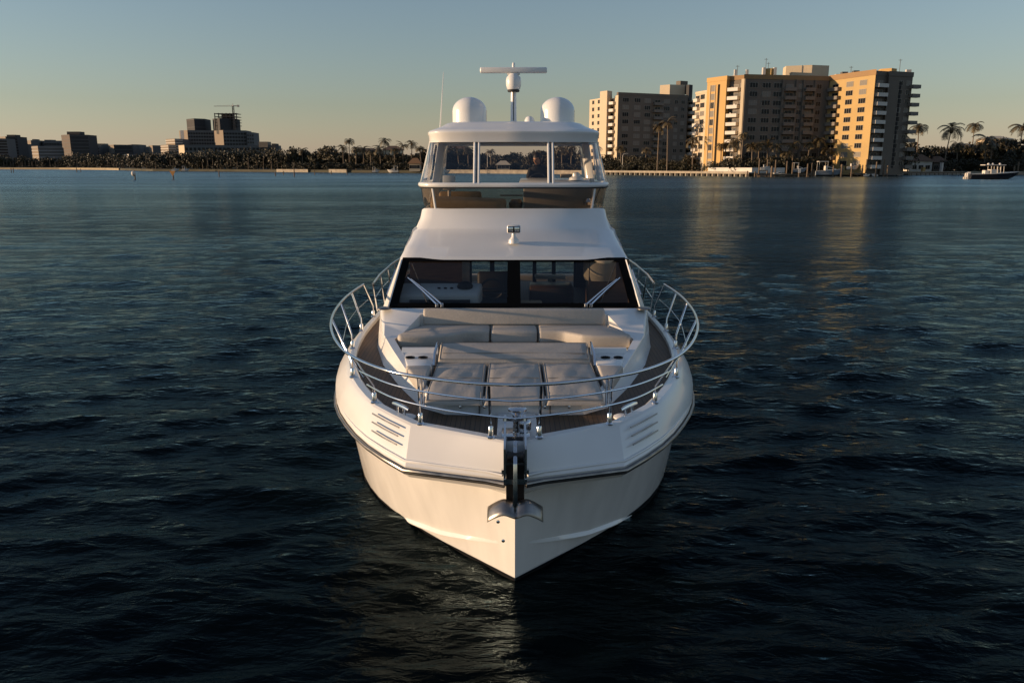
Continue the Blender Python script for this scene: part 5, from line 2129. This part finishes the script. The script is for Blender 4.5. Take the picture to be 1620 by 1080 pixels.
PIL = [(1184, 270.5, 285, 'short piling at the right end of the pier seawall'), (1196, 271, 283, 'short piling with a pale cap beside the boat lift'), (1202, 251, 284, 'tall slim piling left of the covered boat'),
       (1215, 252, 286, 'tall piling behind the covered boat'), (1222.5, 263, 279, 'thick front piling with a sunlit left face'), (1228, 253, 287, 'slim piling right of the thick front piling'),
       (1246, 255, 288, 'slim piling at the end of the white garden wall'), (1255, 257, 289, 'piling between the garden wall and the white sign'), (1279, 259, 281, 'dark piling right of the white sign'),
       (1286, 258, 286, 'sunlit piling with a lantern cap'), (1320, 262, 281, 'front piling before the cruiser stern'), (1333, 260, 282, 'thick piling before the sunlit wing'),
       (1349, 262, 283, 'piling right of the cruiser'), (1366, 261, 290, 'piling left of the dock boxes'), (1372, 252, 292, 'tall slim piling below the end tower'), (1388, 256, 284, 'sunlit double piling on the long dock'),
       (1400, 252, 294, 'tall piling on the long dock'), (1406, 262, 292, 'short piling beside the tall dock piling'), (1438, 254, 318, 'sunlit piling left of the small white house'),
       (1607, 263, 320, 'piling behind the bow of the centre console boat'), (1613, 256, 322, 'tall piling at the right edge')]
for px, y0, Y, lab in PIL:
    piling(px, y0, None, Y, 0.26 if px not in (1222.5, 1333) else 0.42, lab)


def dock(px0, Y0, px1, Y1, w, z, label, n=26):
    p0_, p1_ = np.array(W(px0, Y0)), np.array(W(px1, Y1))
    d_v = p1_ - p0_
    L = np.linalg.norm(d_v)
    d_v /= L
    nrm = np.array([-d_v[1], d_v[0]])
    rt_ = empty('dock', (*((p0_ + p1_) / 2), 0), label, 'dock')
    ang = math.atan2(d_v[1], d_v[0])
    mb_ = MB()
    mb_.box((0, 0, 0), (L, 0.25, 0.35))
    me = proto(mb_, 'beam', wood_old)
    c = (p0_ + p1_) / 2 - np.array(rt_.location[:2])
    for s_ in (-1, 1):
        q = c + nrm * s_ * w * 0.45
        share('beam', me, rt_, (q[0], q[1], z - 0.22), ang)
    mb_ = MB()
    mb_.box((0, 0, 0), (L / n * 0.94, w, 0.09))
    mp_ = proto(mb_, 'plank', wood_old)
    mb_ = MB()
    mb_.lathe([(0.16, -1.6), (0.16, 0)], (0, 0, 0), 8)
    mq = proto(mb_, 'post', wood_old)
    for i in range(n):
        q = p0_ + d_v * L * (i + 0.5) / n - np.array(rt_.location[:2])
        share('plank', mp_, rt_, (q[0], q[1], z), ang)
        if i % 4 == 1:
            for s_ in (-1, 1):
                qq = q + nrm * s_ * w * 0.4
                share('post', mq, rt_, (qq[0], qq[1], z - 0.1), ang)
    return rt_


dock(1197, 283, 1285, 287, 2.2, 0.95, 'long low dock before the white garden wall')
dock(1350, 288, 1440, 318, 2.2, 1.15, 'wooden dock below the dark end tower')
dock(1436, 322, 1528, 338, 2.2, 1.15, 'wooden dock before the small white house')
# white sign on a piling
mb = MB()
x = atx(1266, 278)
mb.lathe([(0.27, -1.5), (0.26, 2.2)], (x, 278, 0), 9)
sg = mb.build('sign_piling', wood_old, None, smooth=50, loc=(x, 278, 0))
tag(sg, 'piling carrying a white sign in front of the dock', 'piling')
mb = MB()
mb.bb(x - 0.42, x + 0.42, 277.62, 277.72, 1.4, 2.9)
mb.build('sign_board', rail_white, sg, smooth=0)


def small_boat(name, px0, px1, Y, z_keel, hgt, hull_m, label, style='runabout', flip=1):
    """small motor boat lying broadside; bow to the right when flip = 1"""
    x0, x1 = atx(px0, Y), atx(px1, Y)
    L = x1 - x0
    cx = (x0 + x1) / 2
    rt_ = empty(name, (cx, Y, z_keel), label, 'boat')
    Bm = L * 0.15
    X = lambda t: cx + flip * L * (t - 0.5)
    rows_ = []
    for t in np.linspace(0, 1, 13):
        w = Bm * (1 - max(0, (t - 0.45) / 0.55) ** 2.2)
        sheer = hgt * (0.80 + 0.32 * t ** 2)
        kz = hgt * 0.6 * max(0, (t - 0.72) / 0.28) ** 2
        rake = 0.0
        xx = X(t)
        rows_.append([(xx, Y - w, z_keel + sheer), (X(max(0, t - 0.015 * (t > 0))), Y - w * 0.97, z_keel + sheer * 0.9), (X(t - 0.04 * t), Y - w * 0.86, z_keel + kz + hgt * 0.25), (X(t - 0.07 * t), Y, z_keel + kz),
                      (X(t - 0.04 * t), Y + w * 0.86, z_keel + kz + hgt * 0.25), (X(max(0, t - 0.015 * (t > 0))), Y + w * 0.97, z_keel + sheer * 0.9), (xx, Y + w, z_keel + sheer)])
    mb_ = MB()
    mb_.grid(rows_)
    mb_.add(rows_[0], [tuple(range(7))])
    hl = mb_.build('hull', hull_m, rt_, smooth=35)
    mb_ = MB()
    mb_.grid([[(r[0][0], r[0][1] - 0.02, r[0][2]) for r in rows_], [(r[0][0], r[0][1] - 0.03, r[0][2] + 0.14) for r in rows_], [(r[6][0], r[6][1] + 0.03, r[6][2] + 0.14) for r in rows_], [(r[6][0], r[6][1] + 0.02, r[6][2]) for r in rows_]])
    mb_.build('gunwale_deck', rail_white, rt_, smooth=30)
    zd = z_keel + hgt * 0.85
    if style == 'console':
        mb_ = MB()
        for (ta, tb, tc, td, z0_, z1_) in ((0.40, 0.56, 0.44, 0.55, zd, zd + hgt * 0.62),):
            mb_.prism([(X(ta), Y - 0.8), (X(tb), Y - 0.8), (X(tb), Y + 0.8), (X(ta), Y + 0.8)], z0_, z1_)
        mb_.build('console', rail_white, rt_, smooth=0, bevel=0.12)
        mb_ = MB()
        mb_.bb(X(0.30), X(0.38), Y - 0.8, Y + 0.8, zd, zd + hgt * 0.5)
        mb_.build('leaning_post', rail_white, rt_, smooth=0, bevel=0.1)
        for t in (0.42, 0.54, 0.60, 0.66):
            mb_ = MB()
            mb_.tube([(X(t), Y - 0.9, zd), (X(t - 0.01), Y - 0.9, zd + hgt * 1.2)], 0.09, 6)
            mb_.tube([(X(t), Y + 0.9, zd), (X(t - 0.01), Y + 0.9, zd + hgt * 1.2)], 0.09, 6)
            mb_.build('top_support', rail_white, rt_, smooth=60)
        mb_ = MB()
        mb_.prism([(X(0.27), Y - 1.3), (X(0.68), Y - 1.2), (X(0.70), Y), (X(0.68), Y + 1.2), (X(0.27), Y + 1.3)], zd + hgt * 1.16, zd + hgt * 1.26)
        tt = mb_.build('hard_top', rail_white, rt_, smooth=0, bevel=0.04)
        for t in (0.38, 0.46, 0.60):
            mb_ = MB()
            mb_.lathe([(0.35, 0), (0.35, 0.3), (0.1, 0.5)], (X(t), Y, zd + hgt * 1.26), 12)
            mb_.build('radome', rail_white, tt, smooth=50)
        for k in (-0.5, 0.5):
            mb_ = MB()
            mb_.prism([(X(-0.03), Y + k - 0.28), (X(0.035), Y + k - 0.28), (X(0.035), Y + k + 0.28), (X(-0.03), Y + k + 0.28)], [z_keel - 0.05] * 4, [z_keel + hgt * 0.95, z_keel + hgt * 1.15, z_keel + hgt * 1.15, z_keel + hgt * 0.95])
            mb_.prism([(X(-0.06), Y + k - 0.2), (X(-0.02), Y + k - 0.2), (X(-0.02), Y + k + 0.2), (X(-0.06), Y + k + 0.2)], z_keel - 0.1, z_keel + hgt * 0.45)
            mb_.build('outboard_motor', rail_white, rt_, smooth=0, bevel=0.1)
    else:
        mb_ = MB()
        mb_.prism([(X(0.34), Y - Bm * 0.7), (X(0.72), Y - Bm * 0.55), (X(0.72), Y + Bm * 0.55), (X(0.34), Y + Bm * 0.7)], [zd] * 4, [zd + hgt * 0.75, zd + hgt * 0.25, zd + hgt * 0.25, zd + hgt * 0.75])
        mb_.build('cabin', rail_white, rt_, smooth=0, bevel=0.08)
        mb_ = MB()
        mb_.prism([(X(0.40), Y - Bm * 0.72), (X(0.60), Y - Bm * 0.62), (X(0.60), Y - Bm * 0.58), (X(0.40), Y - Bm * 0.66)], [zd + hgt * 0.22] * 4, [zd + hgt * 0.55, zd + hgt * 0.34, zd + hgt * 0.34, zd + hgt * 0.55])
        mb_.build('cabin_window', win_glass, rt_, smooth=0)
        if style == 'bimini':
            mb_ = MB()
            mb_.prism([(X(0.08), Y - Bm * 0.8), (X(0.42), Y - Bm * 0.8), (X(0.42), Y + Bm * 0.8), (X(0.08), Y + Bm * 0.8)], zd + hgt * 1.35, zd + hgt * 1.45)
            for t in (0.1, 0.4):
                for s_ in (-0.7, 0.7):
                    mb_.tube([(X(t), Y + s_ * Bm, zd), (X(t), Y + s_ * Bm, zd + hgt * 1.36)], 0.05, 5)
            mb_.build('bimini_top', rail_white, rt_, smooth=0)
        mb_ = MB()
        mb_.prism([(X(-0.05), Y - 0.3), (X(0.01), Y - 0.3), (X(0.01), Y + 0.3), (X(-0.05), Y + 0.3)], z_keel, z_keel + hgt * 1.1)
        mb_.build('outboard_motor', black, rt_, smooth=0, bevel=0.08)
    return rt_


navy = mat('navy_hull', (0.02, 0.022, 0.03), 0.25)
blue_tarp = mat('grey_blue_cover', (0.20, 0.23, 0.26), 0.8, var=0.2)
small_boat('centre_console_boat', 1534, 1616, 243, -0.35, 2.15, navy, 'dark hulled centre console boat with white outboards at the right edge', 'console')
small_boat('boat_on_lift', 1203, 1219, 284, 2.0, 1.4, rail_white, 'white runabout raised on the lift before the garden wall', 'runabout')
small_boat('moored_boat', 1224, 1244, 285, 0.0, 1.2, rail_white, 'low white runabout moored at the end of the garden wall', 'runabout', -1)
small_boat('moored_boat', 1254, 1278, 293, 1.2, 1.6, blue_tarp, 'grey boat with a canopy behind the white sign', 'bimini')
small_boat('moored_cruiser', 1291, 1336, 291, 0.1, 2.3, blue_tarp, 'long grey blue cruiser moored before the inner corner', 'bimini')
small_boat('moored_boat', 1340, 1360, 296, 2.2, 1.5, rail_white, 'white boat on a lift before the sunlit wing', 'runabout')
small_boat('dinghy', 1368, 1379, 289, 0.0, 0.7, rail_white, 'tiny white dinghy left of the double piling', 'runabout')
small_boat('dinghy', 1381, 1391, 291, 0.0, 0.8, rail_white, 'tiny white dinghy under the double piling', 'runabout', -1)
small_boat('dinghy', 1399, 1408, 300, 0.0, 0.8, rail_white, 'white dinghy under the tall dock piling', 'runabout')
small_boat('dinghy', 1420, 1431, 312, 0.0, 0.9, rail_white, 'white skiff at the right end of the wooden dock', 'runabout', -1)
small_boat('moored_boat', 588, 600, 408, 0.0, 1.3, rail_white, 'white boat moored below the left villas', 'bimini')
small_boat('moored_boat', 612, 630, 404, 0.0, 1.5, rail_white, 'larger white boat moored left of the boathouse', 'bimini', -1)
small_boat('moored_boat', 696, 712, 388, 0.0, 1.4, rail_white, 'white boat behind the left flybridge screen', 'bimini')
small_boat('moored_boat', 270, 282, 492, 0.0, 1.4, rail_white, 'pale boat at the shore behind the orange marker', 'runabout')
small_boat('moored_boat', 286, 298, 494, 0.0, 1.4, rail_white, 'second pale boat at the shore right of the orange marker', 'bimini')
# dock boxes and lit clutter behind the dock
for px0, px1, y0, y1, Y, mm, lab in ((1412, 1420, 262, 270, 326, yellow_r, 'sunlit yellow dock box'), (1391, 1396, 264, 271, 322, rail_white, 'white dock locker beside the tall piling'), (1354, 1358, 263, 270, 299, rail_white, 'white post box right of the raised boat'),
                                     (1462, 1466, 265, 268, 340, yellow_r, 'small yellow box on the lawn of the white house'), (1491.5, 1494, 258, 268, 342, rail_white, 'tall white locker right of the white house')):
    x0, x1 = atx(px0, Y), atx(px1, Y)
    mb = MB()
    mb.bb(x0, x1, Y, Y + 1.6, GZ - 0.2, atz(y0, Y))
    mb.bb(x0 - 0.08, x1 + 0.08, Y - 0.08, Y + 1.68, atz(y0, Y), atz(y0, Y) + 0.12)
    tag(mb.build('dock_box', mm, None, smooth=0, loc=((x0 + x1) / 2, Y, GZ)), lab, 'box')
# awning
x0, x1 = atx(1412, 330), atx(1427, 330)
mb = MB()
mb.prism([(x0, 328), (x1, 328), (x1, 332), (x0, 332)], [4.3, 4.3, 4.9, 4.9], [4.5, 4.5, 5.1, 5.1])
for xx in (x0 + 0.2, x1 - 0.2):
    for yy in (328.3, 331.7):
        mb.tube([(xx, yy, GZ - 0.1), (xx, yy, 4.4)], 0.08, 5)
tag(mb.build('dock_awning', yellow_r, None, smooth=0, loc=((x0 + x1) / 2, 330, GZ)), 'tan awning on posts behind the wooden dock', 'awning')
# street lamps seen through the flybridge
for px, d, lab in ((771, 12, 'lamp post with a curved arm behind the flybridge screen'), (696, 12, 'lamp post behind the left flybridge screen'), (985, 6, 'slim lamp post on the seawall left of the tall palms')):
    Y = shore_Y(px) + d
    x, y = W(px, Y)
    mb = MB()
    zt2 = atz(243, Y)
    mb.tube([(x, y, GZ - 0.2), (x, y, zt2 - 1), (x + 0.4, y, zt2 - 0.2), (x + 1.6, y, zt2)], [0.14, 0.1, 0.09, 0.07], 7)
    mb.box((x + 1.9, y, zt2), (0.8, 0.35, 0.15))
    tag(mb.build('street_lamp', rail_white, None, smooth=50, loc=(x, y, GZ)), lab, 'lamp post')

# channel markers and stakes in the bay
def marker(px, y0, y1, board, material, label):
    Y = CAM_H * 1287 / (y1 - 260)
    x = atx(px, Y)
    z1 = atz(y0, Y)
    mb_ = MB()
    mb_.lathe([(0.2, -1.5), (0.18, z1)], (x, Y, 0), 8)
    o = mb_.build('channel_marker', wood_old, None, smooth=50, loc=(x, Y, 0))
    tag(o, label, 'marker')
    if board == 'ball':
        mb_ = MB()
        mb_.lathe([(0.05, 0), (0.5, 0.3), (0.62, 0.8), (0.5, 1.3), (0.05, 1.55)], (x - 0.2, Y - 0.3, z1 - 1.6), 12)
        mb_.build('day_board', material, o, smooth=60)
    elif board == 'tri':
        mb_ = MB()
        mb_.add([(x - 0.9, Y - 0.25, z1), (x + 0.9, Y - 0.25, z1), (x, Y - 0.25, z1 - 1.6), (x - 0.9, Y - 0.35, z1), (x + 0.9, Y - 0.35, z1), (x, Y - 0.35, z1 - 1.6)], [(0, 1, 2), (5, 4, 3), (0, 3, 4, 1), (1, 4, 5, 2), (2, 5, 3, 0)])
        mb_.build('day_board', material, o, smooth=0)
    return o


orange = mat('marker_orange', (0.75, 0.32, 0.08), 0.5)
marker(210.5, 270, 283.5, 'ball', rail_white, 'channel marker with a round white board on the left')
marker(271.5, 270.5, 283, 'tri', orange, 'channel marker with an orange triangular board')
for px, y0, y1, lab in ((344.5, 270, 279, 'thin grey stake below the hotel podium'), (434, 272, 278, 'thin stake at the start of the low seawall'), (464, 267, 279, 'thick dark stake before the low seawall'), (447, 271, 276.5, 'thin stake left of the thick dark stake'),
                        (496.5, 268, 276, 'pale stake right of the thick dark stake'), (523, 270, 275.5, 'thin stake before the second low seawall'), (548, 268, 276, 'stake below the tallest left palm'), (15, 266, 273, 'left one of two stakes near the left edge'), (18.5, 266, 273, 'right one of two stakes near the left edge'), (119, 265, 272.5, 'tall stake under the black tower'), (125.5, 267, 272, 'short stake right of the tall stake')):
    marker(px, y0, y1, None, None, lab)

# ------------------------------------------------------------------ the person at the flybridge helm
def person():
    base = Vector(((0.62 + XO) * S, 18.95 * S, 4.25 * S))
    rt_ = empty('person', tuple(base), 'person in a black jacket sitting at the flybridge helm, looking down to one side', 'person')
    cloth = mat('black_jacket', (0.012, 0.012, 0.014), 0.8, var=0.3, vscale=12)
    skin = mat('skin', (0.42, 0.22, 0.13), 0.5)
    hair = mat('dark_hair', (0.02, 0.014, 0.01), 0.55)
    trou = mat('dark_trousers', (0.03, 0.032, 0.04), 0.8)

    def skinned(name, verts, edges, radii, material, parent, root=0, sub=2):
        me = bpy.data.meshes.new(name)
        me.from_pydata(verts, edges, [])
        ob = bpy.data.objects.new(name, me)
        COL.objects.link(ob)
        ob.parent = parent
        md = ob.modifiers.new('skin', 'SKIN')
        md.use_smooth_shade = True
        for i, r_ in enumerate(radii):
            sv = me.skin_vertices[0].data[i]
            sv.radius = (r_, r_) if not isinstance(r_, tuple) else r_
            sv.use_root = (i == root)
        sb = ob.modifiers.new('sub', 'SUBSURF')
        sb.levels = sub
        sb.render_levels = sub
        me.materials.append(material)
        return ob

    # facing -Y (forward over the bow), torso turned a little to the left, hunched over the wheel
    V = [(0, 0, 0.08), (0, -0.02, 0.26), (-0.01, -0.05, 0.42), (-0.02, -0.09, 0.55), (-0.03, -0.12, 0.63),      # pelvis .. neck
         (-0.19, -0.10, 0.52), (-0.25, -0.24, 0.32), (-0.17, -0.42, 0.36),                                          # left-of-picture arm
         (0.16, -0.07, 0.52), (0.24, -0.20, 0.31), (0.12, -0.42, 0.36),                                             # other arm
         (-0.10, -0.02, 0.06), (-0.14, -0.40, 0.09), (-0.14, -0.46, -0.36),
         (0.10, -0.02, 0.06), (0.14, -0.40, 0.09), (0.14, -0.46, -0.36)]
    E = [(0, 1), (1, 2), (2, 3), (3, 4), (3, 5), (5, 6), (6, 7), (3, 8), (8, 9), (9, 10), (0, 11), (11, 12), (12, 13), (0, 14), (14, 15), (15, 16)]
    rad = [(0.17, 0.12), (0.165, 0.11), (0.19, 0.12), (0.15, 0.10), 0.055, 0.075, 0.055, 0.04, 0.075, 0.055, 0.04, 0.09, 0.075, 0.05, 0.09, 0.075, 0.05]
    body = skinned('body', V, E, rad, cloth, rt_)
    # head: turned to the left of the picture and bowed
    hv = Vector((-0.06, -0.17, 0.75))
    rows_ = []
    Rm = Matrix.Rotation(R(-35), 3, 'Z') @ Matrix.Rotation(R(22), 3, 'X')
    n = 20
    for th in np.linspace(0.05, math.pi - 0.05, 16):
        row = []
        for k in range(n):
            a = 2 * math.pi * k / n
            x, y, z = 0.076 * math.sin(th) * math.cos(a), 0.098 * math.sin(th) * math.sin(a), 0.118 * math.cos(th)
            if z < -0.02:                                   # jaw narrows, chin forward
                x *= 1 - 1.6 * (-z - 0.02)
                y -= 0.12 * (-z - 0.02)
            if y < -0.07 and abs(x) < 0.02 and -0.045 < z < 0.02:
                y -= 0.024                                  # nose
            if y < -0.05 and 0.016 < abs(x) < 0.045 and 0.0 < z < 0.03:
                y += 0.010                                  # eye sockets
            if y < -0.07 and abs(x) < 0.03 and -0.066 < z < -0.05:
                y -= 0.006                                  # lips
            row.append(tuple(hv + Rm @ Vector((x, y, z))))
        rows_.append(row)
    mb = MB()
    mb.grid(rows_, close=True, cap0=True, cap1=True)
    mb.v = [tuple(Vector(p) + base) for p in mb.v]
    mb.build('head', skin, rt_, smooth=70)
    mb = MB()
    rows_ = []
    for th in np.linspace(0.02, 2.2, 12):
        row = []
        for k in range(n):
            a = 2 * math.pi * k / n
            front_ = max(0, -math.sin(a))
            t2 = min(th, 1.15) if front_ > 0.45 else th
            row.append(tuple(hv + base + Rm @ Vector((0.086 * math.sin(t2) * math.cos(a), 0.108 * math.sin(t2) * math.sin(a) + 0.006, 0.128 * math.cos(t2)))))
        rows_.append(row)
    mb.grid(rows_, close=True, cap0=True)
    mb = MB()
    mb.grid(rows_, close=True, cap0=True)
    mb.build('hair', hair, rt_, smooth=70)
    for s_ in (-1, 1):
        mb = MB()
        c = hv + base + Rm @ Vector((s_ * 0.078, 0.012, -0.005))
        mb.lathe([(0.004, -0.012), (0.026, -0.004), (0.024, 0.006), (0.006, 0.01)], c, 10, 'x')
        mb.build('ear', skin, rt_, smooth=70)
        for k2 in (0,):
            mb = MB()
            c = hv + base + Rm @ Vector((s_ * 0.03, -0.086, 0.014))
            mb.lathe([(0.002, -0.006), (0.01, 0.0), (0.002, 0.006)], c, 8, 'y')
            mb.build('eye', hair, rt_, smooth=70)
    # hands closed on the wheel
    for s_, w_ in ((-1, V[7]), (1, V[10])):
        w_ = Vector(w_)
        hvv = [tuple(w_), tuple(w_ + Vector((-s_ * 0.01, -0.06, 0.01))), tuple(w_ + Vector((-s_ * 0.012, -0.09, 0.012)))]
        he = [(0, 1), (1, 2)]
        hr = [0.028, (0.036, 0.018), (0.034, 0.016)]
        for q, off in enumerate((-0.03, -0.01, 0.01, 0.03)):
            i0 = len(hvv)
            L = (0.032, 0.038, 0.036, 0.028)[q]
            b = w_ + Vector((-s_ * 0.012 + off, -0.095, 0.014))
            hvv += [tuple(b + Vector((0, -L * 0.8, 0.008))), tuple(b + Vector((0, -L * 1.3, -0.022))), tuple(b + Vector((0, -L * 0.9, -0.045)))]
            he += [(2, i0), (i0, i0 + 1), (i0 + 1, i0 + 2)]
            hr += [0.0085, 0.008, 0.007]
        i0 = len(hvv)
        hvv += [tuple(w_ + Vector((-s_ * 0.05, -0.05, -0.005))), tuple(w_ + Vector((-s_ * 0.055, -0.09, -0.02)))]
        he += [(1, i0), (i0, i0 + 1)]
        hr += [0.0095, 0.008]
        skinned('hand', hvv, he, hr, skin, rt_, sub=1)
    return rt_


person()
# helm wheel on the flybridge console
m = YB()
cw = Vector((0.55, 18.38, 4.62))
m.tube([cw + Vector((0.2 * math.cos(a), -0.09 * math.sin(a), 0.18 * math.sin(a))) for a in np.linspace(0, 6.28, 22, endpoint=False)], 0.018, 7, closed=True)
m.tube([cw + Vector((-0.19, 0, 0)), cw, cw + Vector((0.19, 0, 0))], 0.012, 6)
m.tube([cw, cw + Vector((0, -0.12, -0.05))], 0.03, 8)
m.build('flybridge_wheel', dark_in, yacht)
